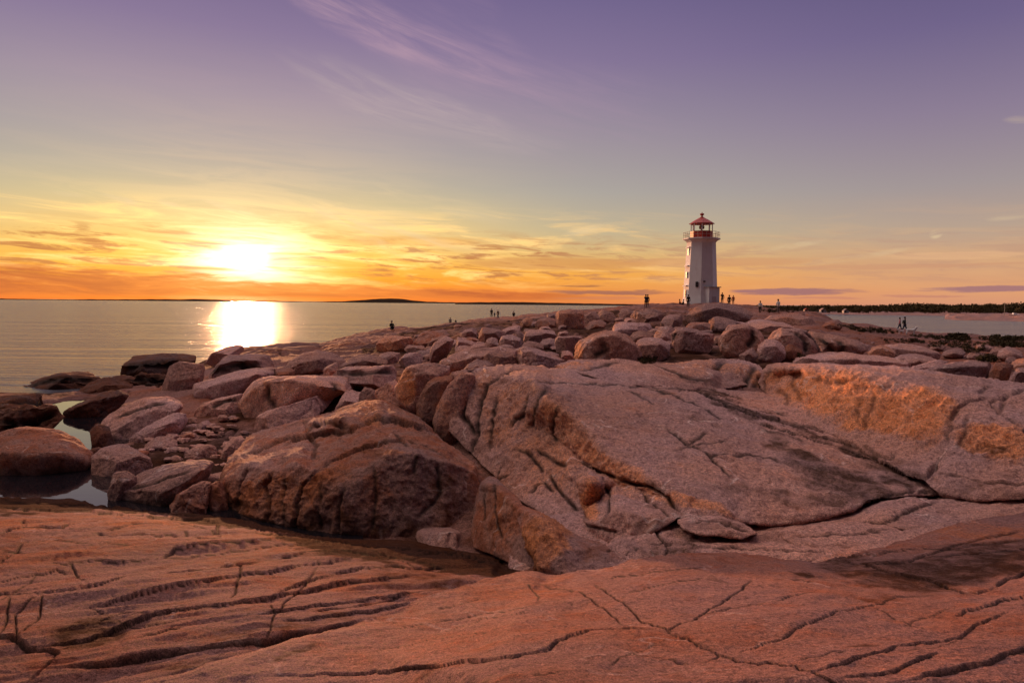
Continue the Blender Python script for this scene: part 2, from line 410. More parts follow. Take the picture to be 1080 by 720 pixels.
mk_[:, 0] = smooth(1.0, .1, Vb[:, 2])*.9
pb = proj(Vb)
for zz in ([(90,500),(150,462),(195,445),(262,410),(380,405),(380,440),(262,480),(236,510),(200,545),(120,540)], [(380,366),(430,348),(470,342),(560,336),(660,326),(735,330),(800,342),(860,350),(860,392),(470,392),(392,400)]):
    ins_ = inpoly(zz, pb[:, 0], pb[:, 1]) & (Vb[:, 1] > 14); mk_[ins_, 0] = np.maximum(mk_[ins_, 0], .62+.5*smooth(-.3, .3, fbm(Pn[ins_]*1.0, 3.0, 2)))  # shade of the gaps between boulders painted dark into the ground
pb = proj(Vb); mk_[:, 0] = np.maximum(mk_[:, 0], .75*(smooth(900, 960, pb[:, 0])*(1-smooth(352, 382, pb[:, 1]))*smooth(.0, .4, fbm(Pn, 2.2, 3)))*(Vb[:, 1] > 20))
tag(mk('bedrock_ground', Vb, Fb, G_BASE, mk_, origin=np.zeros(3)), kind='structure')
gy, gx = np.meshgrid(np.linspace(-60, .6, 60), np.linspace(-60, 60, 90), indexing='ij')
V_ = np.stack([gx, gy, 2.9+.4*fbm(np.stack([gx, gy, 0*gx], -1), 6, 3)-smooth(25, 60, np.abs(gx))*3], -1).reshape(-1, 3); i_ = np.arange(5400).reshape(60, 90)
tag(mk('bedrock_ground', V_, np.stack([i_[:-1, :-1], i_[:-1, 1:], i_[1:, 1:], i_[1:, :-1]], -1).reshape(-1, 4), G_NEAR, np.zeros((5400, 3)), origin=np.zeros(3)), kind='structure')
# ------------------------------------------------------------------ sky, sun, water
SUN_AZ, SUN_EL = -21.2, 4.0
w = bpy.data.worlds.new('World'); sc.world = w; w.use_nodes = True; w.node_tree.nodes.clear()
t = NT(w.node_tree); out = t.node('ShaderNodeOutputWorld'); bg = t.node('ShaderNodeBackground'); t.l.new(bg.outputs[0], out.inputs[0])
dirv = t.vm('NORMALIZE', t.node('ShaderNodeTexCoord').outputs['Generated'])
x, y, z = t.sep(dirv)
el = t.m('MULTIPLY', t.m('ARCSINE', z), 57.2958); az = t.m('MULTIPLY', t.m('ARCTAN2', x, y), 57.2958)
daz = t.m('ABSOLUTE', t.m('SUBTRACT', az, SUN_AZ)); daz = t.m('MINIMUM', daz, t.m('SUBTRACT', 360, daz))
def E(v): return math.sqrt(max(v, 0)/90)
elc = t.m('SQRT', t.m('DIVIDE', t.m('MAXIMUM', el, 0), 90))
def stops(L): return [(E(a), c if len(c) == 4 else srgb(*c)) for a, c in L]
hi = [(33, (.56, .40, .43, 1)), (50, (1.12, .86, .88, 1)), (90, (1.12, .88, .92, 1))]  # upper stops, above the view, brightened as added fill on the rocks
A = t.ramp(elc, stops([(0, (222, 92, 40)), (.8, (238, 112, 32)), (1.8, (246, 148, 28)), (3.5, (248, 188, 80)), (5.5, (238, 200, 124)), (7.5, (206, 188, 144)), (9.5, (182, 172, 154)), (12, (168, 158, 158)), (15.5, (158, 142, 158)), (20, (132, 114, 150)), (25, (110, 94, 138))]+hi))
B = t.ramp(elc, stops([(0, (206, 140, 118)), (1.2, (220, 156, 112)), (3.4, (206, 160, 124)), (5.5, (182, 158, 140)), (8.5, (160, 147, 148)), (13.5, (138, 122, 146)), (19, (110, 96, 136)), (25, (88, 77, 120))]+hi))
M0 = t.ramp(elc, stops([(0, (218, 122, 70)), (.8, (232, 142, 70)), (2.5, (240, 166, 70)), (4.2, (214, 176, 116)), (6, (190, 174, 142)), (9, (168, 161, 154)), (14, (150, 138, 152)), (19, (130, 113, 148)), (25, (104, 91, 136))]+hi))
c1 = t.mix(t.mr(daz, 8, 30), A, M0); sky = t.mix(t.mr(daz, 24, 56), c1, B)
rear = t.mr(t.m('ABSOLUTE', az), 55, 120, 1, .08); rear = t.m('ADD', rear, t.mr(el, 50, 90, 0, .62)); rear = t.m('MINIMUM', rear, 1.0)
sky = t.mix(1.0, sky, t.comb(t.m('MULTIPLY', rear, t.mr(rear, .1, 1, .90, 1)), t.m('MULTIPLY', rear, t.mr(rear, .1, 1, 1.02, 1)), t.m('MULTIPLY', rear, t.mr(rear, .1, 1, 1.35, 1))), 'MULTIPLY')
# unseen sky far left brightened as added warm fill light, high right sky dimmed
side = t.m('ADD', t.m('SUBTRACT', 1.0, t.m('MULTIPLY', t.mr(az, 0, 60), t.mr(el, 26, 45, 0, .3))), t.m('MULTIPLY', t.m('MULTIPLY', t.mr(az, -75, -40, 1, 0), t.mr(az, -140, -105)), 2.3))
sky = t.mix(1.0, sky, t.comb(side, t.m('ADD', t.m('MULTIPLY', t.m('SUBTRACT', side, 1), 1.0), 1), t.m('ADD', t.m('MULTIPLY', t.m('SUBTRACT', side, 1), .6), 1)), 'MULTIPLY') if True else sky
# cloud bands near the horizon
cx = t.m('DIVIDE', az, 13.0); cy = t.m('DIVIDE', el, 1.5)
cv = t.comb(cx, t.m('ADD', cy, t.m('MULTIPLY', cx, .35)), 0)
cn = t.noise(cv, 1.35, 8, .62, .7); cn2 = t.noise(t.vm('ADD', cv, (7.3, 2.1, 4)), 3.0, 7, .65, .5)
near = t.mr(daz, 16, 46, 1, 0)
bandm = t.m('MULTIPLY', t.mr(el, .2, 2.5), t.mr(el, 5.2, 8.2, 1, 0))
gold = t.m('MULTIPLY', t.m('MULTIPLY', t.mr(cn, .46, .66), bandm), t.m('ADD', t.m('MULTIPLY', near, .75), .18))
sky = t.mix(gold, sky, t.mix(near, srgb(236, 182, 124), (1.25, .78, .26, 1)))
dk = t.m('MULTIPLY', t.m('MULTIPLY', t.mr(cn2, .48, .62), t.m('MULTIPLY', t.mr(el, 1.2, 2.2), t.mr(el, 4.0, 6.4, 1, 0))), t.m('ADD', t.m('MULTIPLY', near, .66), .26))
sky = t.mix(dk, sky, t.mix(near, srgb(176, 130, 118), srgb(178, 106, 62)))
# low dusky bank left, and broken flat streaks to the right
cn3 = t.noise(t.comb(t.m('DIVIDE', az, 6), t.m('MULTIPLY', el, 1.3), 3), 1.6, 6, .6, .4)
bt = t.m('ADD', t.mr(az, -42, 5, 2.35, 1.1), t.m('MULTIPLY', t.m('SUBTRACT', cn3, .5), 2.2))
bank = t.m('MULTIPLY', t.mr(t.m('SUBTRACT', el, bt), -.55, .25, 1, 0), t.mr(el, .1, .55))
bank = t.m('MULTIPLY', bank, t.mr(az, -2, 12, 1, 0)); bank = t.m('MULTIPLY', bank, t.mr(cn2, .3, .5, .55, .95))
sky = t.mix(bank, sky, t.mix(t.mr(cn, .4, .6), srgb(176, 82, 52), srgb(206, 104, 52)))
def streak(sky, a0, e0, ha, he, colr, st=.9):
    u = t.m('DIVIDE', t.m('SUBTRACT', az, a0), ha)
    v = t.m('DIVIDE', t.m('ADD', t.m('SUBTRACT', el, e0), t.m('MULTIPLY', t.m('SUBTRACT', cn3, .5), .5)), he)
    r = t.m('ADD', t.m('MULTIPLY', u, u), t.m('MULTIPLY', v, v)); r = t.m('ADD', r, t.m('MULTIPLY', t.m('SUBTRACT', cn2, .5), 2.4))
    return t.mix(t.m('MULTIPLY', t.mr(r, .35, 1.25, 1, 0), st), sky, colr)
for a0, e0, ha, he, cc, st in [(8.4, .95, 5.2, .22, (150, 96, 88), .85), (5.6, 1.45, 2.2, .10, (150, 92, 70), .7), (7.5, .45, 4, .12, (196, 120, 92), .5), (22.2, 1.05, 4.8, .27, (154, 106, 112), .9), (24.5, .6, 3.0, .13, (196, 128, 108), .6),
        (35, 1.2, 4.2, .25, (154, 108, 118), .85), (31, .75, 3.2, .12, (190, 126, 110), .6), (28, 2.9, 9, .2, (196, 140, 112), .45), (16, 3.4, 8, .35, (202, 142, 104), .5), (4, 3.3, 8, .55, (206, 142, 84), .7), (-8, 5.0, 6, .45, (222, 160, 86), .6), (33, 3.6, 5, .25, (228, 178, 134), .5)]:
    sky = streak(sky, a0, e0, ha, he, srgb(*cc), st)
# thin cirrus (tangent-plane coordinates of the front sky)
iy = t.m('DIVIDE', 1.0, t.m('MAXIMUM', y, .05)); s_ = t.m('MULTIPLY', x, iy); q_ = t.m('MULTIPLY', z, iy)
def cirrus(sky, s0, q0, ang, ls, ws, st, colr, fr=1.0, seed=0.0):
    ca, sa = math.cos(ang), math.sin(ang); ds = t.m('SUBTRACT', s_, s0); dq = t.m('SUBTRACT', q_, q0)
    a_ = t.m('ADD', t.m('MULTIPLY', ds, ca), t.m('MULTIPLY', dq, sa)); b_ = t.m('SUBTRACT', t.m('MULTIPLY', dq, ca), t.m('MULTIPLY', ds, sa))
    b_ = t.m('ADD', b_, t.m('MULTIPLY', t.m('MULTIPLY', a_, a_), -.35))
    n = t.noise(t.comb(t.m('MULTIPLY', a_, 5*fr), t.m('MULTIPLY', b_, 40*fr), seed), 1, 7, .66, .6)
    n2_ = t.noise(t.comb(t.m('MULTIPLY', a_, 5), t.m('MULTIPLY', b_, 9), seed+5), 1, 3, .5)
    g = t.m('ADD', t.m('POWER', t.m('DIVIDE', t.m('ABSOLUTE', a_), ls), 2), t.m('POWER', t.m('DIVIDE', t.m('ABSOLUTE', t.m('ADD', b_, t.m('MULTIPLY', t.m('SUBTRACT', n2_, .5), ws*2.2))), ws), 2))
    g = t.m('MULTIPLY', t.mr(g, 0, 1, 1, 0), t.mr(y, .05, .4)); k = t.m('MULTIPLY', t.m('MULTIPLY', g, t.mr(n, .34, .72)), st)
    return t.mix(k, sky, colr)
sky = cirrus(sky, -.19, .385, math.radians(-24), .30, .032, .6, srgb(190, 154, 170))
sky = cirrus(sky, -.14, .275, math.radians(-18), .24, .034, .42, srgb(194, 174, 172), 1, 3)
sky = cirrus(sky, -.02, .32, math.radians(-20), .34, .09, .22, srgb(178, 146, 166), 1, 9)
for s0, q0, an, ls, ws, st, sd in [(-.57, .145, -14, .035, .006, .8, 1), (-.645, .152, -8, .03, .005, .5, 2), (-.50, .140, -14, .022, .005, .55, 4), (-.41, .135, -17, .05, .007, .7, 6), (-.245, .118, -24, .075, .011, .85, 8), (-.17, .10, -18, .16, .03, .5, 11), (-.10, .14, -12, .13, .02, .4, 12),
        (.11, .107, 13, .045, .007, .65, 14), (.615, .105, 12, .012, .009, .9, 16), (.72, .13, 6, .04, .006, .3, 18), (.40, .085, 10, .07, .006, .4, 20), (.5, .07, 8, .10, .006, .4, 21), (.73, .27, 5, .03, .007, .3, 24)]:
    sky = cirrus(sky, s0, q0, math.radians(an), ls, ws, st, srgb(226, 200, 158), 1.6, sd)
# glow round the sun
sd = Vector((math.sin(math.radians(SUN_AZ))*math.cos(math.radians(3.3)), math.cos(math.radians(SUN_AZ))*math.cos(math.radians(3.3)), math.sin(math.radians(3.3))))
dx = t.m('MULTIPLY', t.m('SUBTRACT', az, SUN_AZ-.2), .52); dy = t.m('SUBTRACT', el, 3.35)
dst = t.m('SQRT', t.m('ADD', t.m('MULTIPLY', dx, dx), t.m('MULTIPLY', dy, dy)))
dst = t.m('MINIMUM', dst, t.m('MULTIPLY', t.m('ARCCOSINE', t.m('MINIMUM', t.vm('DOT_PRODUCT', dirv, tuple(sd)), .99999)), 57.3)) if False else dst
gn = t.m('ADD', .35, t.m('MULTIPLY', t.mr(cn, .36, .60), 1.1))
core = t.m('MULTIPLY', t.m('EXPONENT', t.m('MULTIPLY', t.m('POWER', t.m('DIVIDE', dst, 1.75), 1.5), -1)), t.m('MULTIPLY', 1.25, gn))
core = t.m('MULTIPLY', core, t.mr(bank, 0, 1, 1, .06))
core2 = t.m('EXPONENT', t.m('MULTIPLY', t.m('POWER', t.m('DIVIDE', dst, .6), 2), -1))
core = t.m('ADD', core, t.m('MULTIPLY', t.m('MULTIPLY', core2, t.mr(bank, 0, 1, 1, .25)), 5))
wide = t.m('MULTIPLY', t.m('EXPONENT', t.m('DIVIDE', dst, -2.9)), t.m('MULTIPLY', gn, .7)); wide = t.m('MULTIPLY', wide, t.mr(bank, 0, 1, 1, .25))
gl = t.mix(1.0, t.comb(core, core, core), (.5, .72, .80, 1), 'MULTIPLY')
gl2 = t.mix(1.0, t.comb(wide, wide, wide), (1, .52, .10, 1), 'MULTIPLY')
sky = t.mix(1.0, t.mix(1.0, sky, gl, 'ADD'), gl2, 'ADD')
# physical sky underneath everything
ns = t.node('ShaderNodeTexSky', sky_type='NISHITA'); ns.sun_disc = False
ns.sun_elevation = math.radians(SUN_EL); ns.sun_rotation = math.radians(SUN_AZ)
nb = t.mix(1.0, ns.outputs[0], (.006, .006, .006, 1), 'MULTIPLY')
sky = t.mix(1.0, sky, nb, 'ADD')
low = t.mr(el, -1.5, 0)
sky = t.mix(low, (.10, .07, .06, 1), sky)
t.put(bg.inputs[0], sky); bg.inputs[1].default_value = 0.66
w.cycles.sampling_method = 'MANUAL'; w.cycles.sample_map_resolution = 1024
ln = bpy.data.lights.new('sun', 'SUN'); so = bpy.data.objects.new('sun', ln); COL.objects.link(so)
sv = Vector((math.sin(math.radians(SUN_AZ))*math.cos(math.radians(SUN_EL)), math.cos(math.radians(SUN_AZ))*math.cos(math.radians(SUN_EL)), math.sin(math.radians(SUN_EL))))
so.rotation_euler = sv.to_track_quat('Z', 'Y').to_euler(); so.location = (-30, 80, 40)
ln.energy = 2.8; ln.color = (1, .43, .19); ln.angle = math.radians(0.5)
sc.view_settings.view_transform = 'Standard'; sc.view_settings.look = 'None'; sc.view_settings.exposure = 0.6; sc.view_settings.gamma = 1
sc.cycles.max_bounces = 5; sc.cycles.diffuse_bounces = 3; sc.cycles.glossy_bounces = 3; sc.cycles.sample_clamp_indirect = 4; sc.cycles.use_denoising = True

def water(name, amp=1.0, base=(.012, .016, .024, 1), rough=.07):
    m, t, p = newmat(name); pos = t.node('ShaderNodeNewGeometry').outputs['Position']
    mp = t.vm('MULTIPLY', pos, (.055, 1.0, 1))
    n0 = t.noise(mp, .03, 3, .5); n1 = t.noise(mp, .14, 3, .55, .3); n2 = t.noise(mp, .6, 4, .6, 1.4); n3 = t.noise(mp, 2.6, 4, .6)
    h = t.m('ADD', t.m('ADD', t.m('MULTIPLY', n0, 2.6), t.m('MULTIPLY', n1, 1.4)), t.m('ADD', t.m('MULTIPLY', n2, .62), t.m('MULTIPLY', n3, .12)))
    b = t.node('ShaderNodeBump'); b.inputs['Strength'].default_value = 1; b.inputs['Distance'].default_value = amp
    t.put(b.inputs['Height'], h); t.l.new(b.outputs[0], p.inputs['Normal'])
    p.inputs['Base Color'].default_value = base; p.inputs['Roughness'].default_value = rough; p.inputs['IOR'].default_value = 1.33
    return m
SEA = water('sea_water', 1.0, (.035, .032, .04, 1), .2)
S = 60000
xs = np.concatenate([-np.geomspace(S, 5, 40), np.linspace(-4, 4, 5), np.geomspace(5, S, 40)]); ysv = np.concatenate([-np.geomspace(S, 5, 30), np.linspace(-4, 4, 5), np.geomspace(5, S, 60)])
gx, gy = np.meshgrid(xs, ysv, indexing='ij'); i_ = np.arange(gx.size).reshape(gx.shape)
tag(mk('sea', np.stack([gx, gy, 0*gx], -1).reshape(-1, 3), np.stack([i_[:-1, :-1], i_[1:, :-1], i_[1:, 1:], i_[:-1, 1:]], -1).reshape(-1, 4), SEA, None, origin=np.zeros(3)), kind='structure')
POOL = water('pool_water', .006, (.010, .009, .012, 1), .02); POOL.node_tree.nodes['Principled BSDF'].inputs['IOR'].default_value = 1.6
uu = np.linspace(-.80, -.22, 24); dd = np.linspace(11.5, 31, 40); gu, gd = np.meshgrid(uu, dd, indexing='ij'); i_ = np.arange(gu.size).reshape(gu.shape)
tag(mk('tide_pool_water', np.stack([gu*gd, gd, 0*gu+.5], -1).reshape(-1, 3), np.stack([i_[:-1, :-1], i_[1:, :-1], i_[1:, 1:], i_[:-1, 1:]], -1).reshape(-1, 4), POOL, None, origin=np.zeros(3)), kind='structure')

# ------------------------------------------------------------------ far land
m_land, t, p = newmat('far_forest_land'); pos = t.node('ShaderNodeNewGeometry').outputs['Position']
t.put(p.inputs['Base Color'], t.mix(t.noise(pos, .02, 4), (.03, .02, .015, 1), (.055, .035, .022, 1))); p.inputs['Roughness'].default_value = 1; p.inputs['Specular IOR Level'].default_value = 0
def ridge(name, prof, D, depth, mat, rough_=.6, base=-1.0, n=300, fr=1/120):
    pr = np.array(prof, float); px = np.linspace(pr[0, 0], pr[-1, 0], n); py = np.interp(px, pr[:, 0], pr[:, 1])
    top = unproj(px, py, np.full(n, D+depth*.5)); h = top[:, 2]; x = top[:, 0]
    rows = []
    for k, (f, dd) in enumerate([(0, 0), (.35, .12), (.75, .3), (1, .5), (.7, .75), (0, 1)]):
        z = base+(h-base)*f+rough_*fbm(np.stack([x*fr*6, np.full(n, k*3.1), 0*x], -1), 1, 4)*(f > 0)*(f if f < 1 else .5)
        rows.append(np.stack([x*(D+depth*dd)/(D+depth*.5), np.full(n, D+depth*dd), z], -1))
    V = np.concatenate(rows); i_ = np.arange(6*n).reshape(6, n)
    return tag(mk(name, V, np.stack([i_[:-1, :-1], i_[:-1, 1:], i_[1:, 1:], i_[1:, :-1]], -1).reshape(-1, 4), mat, None, origin=np.array((x.mean(), D, 0))), kind='structure')
ridge('distant_hill', [(-400, 312.5), (-100, 314.5), (0, 314.9), (60, 315.8), (130, 315.6), (195, 315.6), (205, 315.2), (260, 316.9), (330, 318.2), (362, 317.6), (385, 316), (402, 314.8), (420, 314.8), (434, 316.6), (450, 318), (480, 318.9), (540, 318.4), (600, 319.6), (660, 320.6), (720, 321.6), (760, 322.4)], 3600, 500, m_land, 2.5, -8, 500, 1/300)
ridge('distant_hill', [(480, 319.5), (560, 319.2), (620, 319.9), (700, 321.3), (790, 322.0), (860, 322.6)], 1900, 260, m_land, 1.5, -5, 300, 1/200)
# ------------------------------------------------------------------ foreground bedrock sheets
g1_cr = [
 ([(290,712),(370,711),(420,706),(450,703),(480,697),(540,691),(580,683),(605,671),(640,664),(665,664),(700,667)], .022, .07, .02),
 ([(568,616),(600,624),(630,640),(656,656)], .014, .05),
 ([(628,620),(650,635),(670,648),(690,662),(705,669)], .018, .06, -.008),
 ([(705,669),(725,657),(745,645),(770,630),(793,612)], .014, .05, .006),
 ([(738,649),(775,642),(810,635),(860,624)], .014, .045, .006),
 ([(705,669),(740,680),(770,690),(800,698),(840,707),(858,715),(900,735)], .02, .065, .008),
 ([(655,686),(700,691),(735,695),(752,690),(765,684)], .009, .035), ([(640,700),(662,688),(702,675)], .008, .03), ([(560,709),(592,708)], .007, .02),
 ([(768,686),(800,678),(815,673),(855,655),(900,643),(940,631),(990,628)], .016, .06, .012),
 ([(858,715),(885,707),(920,693),(945,682),(975,676),(1010,670),(1028,659),(1064,645)], .018, .07, .018),
 ([(950,688),(985,684),(1010,672)], .008, .03),
 ([(890,719),(940,713),(970,700),(992,692)], .02, .07, .018),
 ([(960,722),(1010,710),(1045,702),(1060,692),(1085,684),(1120,678)], .03, .09, .035),
 ([(1005,648),(1040,640),(1060,633),(1095,628)], .018, .06, .02),
 ([(842,700),(860,695),(892,688)], .007, .03), ([(950,656),(985,646),(1012,640)], .008, .03),
 ([(835,611),(858,616)], .03, .05), ([(870,590),(930,601),(975,610),(1005,622),(1030,627),(1060,615),(1095,598)], .05, .12, -.02),
 ([(980,588),(1030,585),(1085,582),(1130,580)], .03, .06, .02), ([(470,668),(520,652),(560,646)], .006, .02), ([(400,668),(470,655),(520,648),(570,640)], .008, .02, .006),
 ([(460,642),(490,636),(506,630)], .01, .03), ([(390,690),(450,676),(520,668)], .007, .02, .006), ([(556,616),(568,632),(566,640)], .006, .02),
 ([(640,612),(690,604),(740,600)], .006, .02), ([(660,630),(700,620),(745,612)], .006, .02), ([(905,600),(960,592),(1020,572),(1080,560)], .03, .07, .03),
 ([(920,640),(960,655),(975,662)], .006, .02), ([(880,590),(900,586),(960,580),(1080,571),(1140,566)], .04, .1, .03)]
relief('bedrock_ground', [(130,724,3.4),(200,711,3.6),(270,690,4.0),(340,668,4.5),(400,649,5.1),(430,638,5.5),(470,622,6.1),(510,611,6.6),(545,603,7.0),(590,606,7.2),(640,600,7.3),(690,588,7.6),(730,584,7.8),(790,586,7.9),(860,594,7.9),(905,584,8.4),(960,568,9.0),(1030,548,9.6),(1100,536,10),(1400,520,11),(1900,600,8),(1900,900,2.2),(1500,1300,1.2),(540,1300,1.2),(-400,1300,1.2),(-500,980,1.8),(-100,800,2.7)],
 [[(300,720,3.5),(400,690,4.1),(480,662,4.75),(560,630,5.8),(700,612,6.35),(850,618,6.2)], [(540,720,2.9),(700,720,2.9),(880,720,2.93),(1080,720,3.0),(1300,720,3.0)],
  [(540,665,4.2),(700,668,4.12),(860,660,4.3),(1080,655,4.6),(1300,650,4.8)], [(900,612,6.7),(1000,622,6.35),(1080,612,6.6),(1200,600,7)], [(980,590,7.7),(1080,578,8.1),(1200,560,8.8)],
  [(0,900,2.15),(540,900,2.05),(1080,900,2.05),(1400,900,2.1)]],
 G_NEAR, step=1.05, sig=8, thick=.5, noise=((1.3,.04),(.32,.010),(.09,.004),(.035,.0024)), cracks=[(a[0],max(a[1]*.34,.005))+(a[2]*.36,)+tuple(v*.55 for v in a[3:]) for a in g1_cr], rough=1.6, flow=((.85,.52,0),.4,1),
 stains=[(1010,603,150,24,.95,-4),(905,603,60,16,.8,10),(1060,585,90,22,.8),(846,612,22,5,1,15),(760,592,60,7,.35),(940,625,60,10,.5,-10),(905,676,22,5,.8),(310,694,30,3,.7,-20),(1000,680,20,5,.4)],
 rust_glow=[(1040,560,90,14,.6),(960,650,120,40,.25),(560,620,60,14,.3,-4),(1000,700,140,30,.3)])['kind'] = 'structure'
g2_cr = [
 ([(-30,624),(0,626),(45,629),(100,622),(150,610),(200,602),(250,595),(275,592)], .03, .05, -.05),
 ([(95,640),(150,628),(200,620),(252,610),(270,606),(330,596),(380,590)], .022, .05, -.035),
 ([(95,640),(130,648),(160,651)], .018, .05, -.02),
 ([(36,684),(75,681),(110,672),(150,656),(180,645),(215,640),(270,634),(310,625),(350,616),(400,611),(445,606)], .03, .05, .045),
 ([(-20,672),(10,675),(30,684),(60,690),(60,699),(46,712),(15,718)], .035, .08, -.06),
 ([(60,712),(110,706),(150,698),(210,690),(270,683),(330,674),(380,660)], .04, .07, -.06),
 ([(0,598),(10,590),(22,576),(36,572)], .03, .07), ([(0,566),(10,560),(18,558),(65,558),(80,552)], .03, .08, -.03), ([(25,558),(25,549)], .02, .05),
 ([(98,561),(120,565),(150,562),(190,565),(232,570)], .025, .06, -.03), ([(55,595),(75,595),(82,607),(95,613)], .02, .04), ([(0,612),(30,606),(60,600),(72,602)], .025, .04, -.03),
 ([(70,594),(130,592),(200,586),(270,578),(330,574)], .02, .03, -.035), ([(170,588),(185,580),(235,575),(300,571)], .03, .05, -.04),
 ([(253,595),(254,608),(248,625),(243,633)], .016, .05), ([(335,598),(325,612),(318,622),(300,635),(297,645),(288,655),(280,682)], .018, .06), ([(284,638),(290,652)], .012, .04),
 ([(270,651),(320,645),(370,636),(425,630)], .02, .04, -.03), ([(292,625),(330,612),(370,603),(420,598),(470,600)], .02, .04, .03), ([(290,665),(340,657),(385,649),(430,640)], .02, .05, -.04),
 ([(280,592),(330,585),(380,585),(430,592),(480,602)], .02, .03, .02), ([(300,578),(350,583),(400,589),(440,600)], .015, .03, .01),
 ([(300,562),(340,570),(380,576),(450,582),(510,590),(560,600)], .05, .08, -.04), ([(390,582),(420,592),(480,590),(530,597)], .05, .07), ([(230,553),(231,568)], .03, .08), ([(200,550),(260,556),(320,570),(370,574)], .04, .06, -.03),
 ([(0,527),(40,531),(80,533),(140,538),(215,546)], .06, .07, -.05), ([(-30,534),(60,541),(150,545),(250,552)], .06, .08, -.06), ([(430,585),(470,584),(520,592)], .05, .1), ([(110,533),(140,535),(170,539)], .05, .08),
 ([(10,632),(8,655),(0,670)], .012, .04), ([(45,631),(30,640),(16,650),(17,665),(18,684)], .014, .05), ([(45,631),(42,650),(30,662),(18,676)], .016, .05), ([(0,575),(60,571),(120,573),(170,575)], .012, .02, -.02),
 ([(0,580),(40,583),(100,580)], .01, .02, .015), ([(100,664),(140,640),(150,640)], .01, .02), ([(0,640),(40,602)], .004, .01), ([(330,650),(380,642),(460,620)], .012, .03, -.02), ([(110,560),(140,553),(200,553)], .02, .04), ([(195,560),(198,566)], .02, .04),
 ([(200,555),(225,561),(232,566)], .02, .05), ([(140,680),(200,668),(260,655)], .008, .015, -.012), ([(80,654),(130,662),(200,654)], .006, .01)]
relief('bedrock_ground', [(-600,510,16.5),(-300,512,16.5),(0,519,16.6),(60,522,16.4),(100,531,15.8),(150,535,15.4),(215,541,14.9),(255,546,14.6),(300,558,13.5),(345,566,13.0),(440,571,12.6),(500,583,11.8),(560,602,10.5),(640,606,9.8),(700,600,9.6),(740,640,7.5),(700,700,5.5),(560,665,6.0),(430,692,4.9),(300,742,3.9),(130,800,3.1),(-100,900,2.45),(-400,1000,2.05),(-900,700,4.5)],
 [[(-300,545,11.5),(0,545,11.5),(150,551,11.0),(270,563,10.2),(400,585,8.9),(520,596,8.9)], [(-300,532,13.8),(0,531,13.8),(100,538,13.3),(250,552,12.3)], [(-300,600,7.2),(0,600,7.2),(150,600,7.2),(270,600,7.3),(400,602,7.5),(520,610,7.9)],
  [(-300,650,5.3),(0,650,5.3),(140,650,5.25),(270,640,5.6),(400,626,6.4)], [(-200,700,4.15),(0,700,4.2),(130,694,4.35),(270,676,4.8)], [(60,668,4.8),(120,668,4.95),(90,655,5.1)]],
 G_LEFT, step=1.05, sig=6, thick=.5, noise=((.9,.06),(.3,.016),(.1,.004),(.035,.002)), cracks=[(a[0],a[1]*.38)+(a[2]*.5,)+tuple(v*.62*RNG.uniform(.5,1.3) for v in a[3:]) for a in g2_cr], rough=1.5, flow=((.80,.60,0),.2,2),
 stains=[(95,672,55,20,.95,-8),(440,585,170,20,1.45,7),(80,531,190,15,1.45,2),(270,552,120,13,1.4,6),(330,568,90,12,1.1,8),(520,600,90,16,1.3,8),(300,665,120,14,.5,-10),(250,700,120,9,.55,-7),(440,612,60,12,.6,5),(180,600,90,8,.25,-8),(170,560,140,6,.3,3),(470,640,60,10,.6,-14),(520,592,60,14,.8)],
 rust_glow=[(330,572,90,10,.6,5),(40,556,60,8,.5),(170,552,120,6,.4,3),(200,672,70,12,.3)])['kind'] = 'structure'
relief('bedrock_ground', [(540,555,11.3),(640,535,11.8),(720,530,11.8),(850,535,11.8),(990,500,13),(1100,500,12.5),(1500,500,13),(1500,600,8.4),(1080,590,8.4),(960,600,8.2),(860,614,8.0),(730,604,8.3),(620,622,8.3),(540,625,9.4)],
 [[(560,585,10.4),(640,575,10.2),(716,549,10.4),(800,556,10.35),(850,555,10.4),(905,540,10.95),(990,524,11.75),(1100,528,11.0),(1300,535,11)], [(600,592,9.6),(700,577,9.7),(800,572,9.6),(900,562,9.9),(1000,545,10.3),(1100,540,10.3),(1300,540,10.3)]], G_MID, step=1.3, sig=3, thick=.5, noise=((1.2,.08),(.4,.04),(.1,.008)), flow=((.9,.43,0),.3,1),
 stains=[(830,570,260,26,.5,-8),(700,590,120,16,.7)])['kind'] = 'structure'

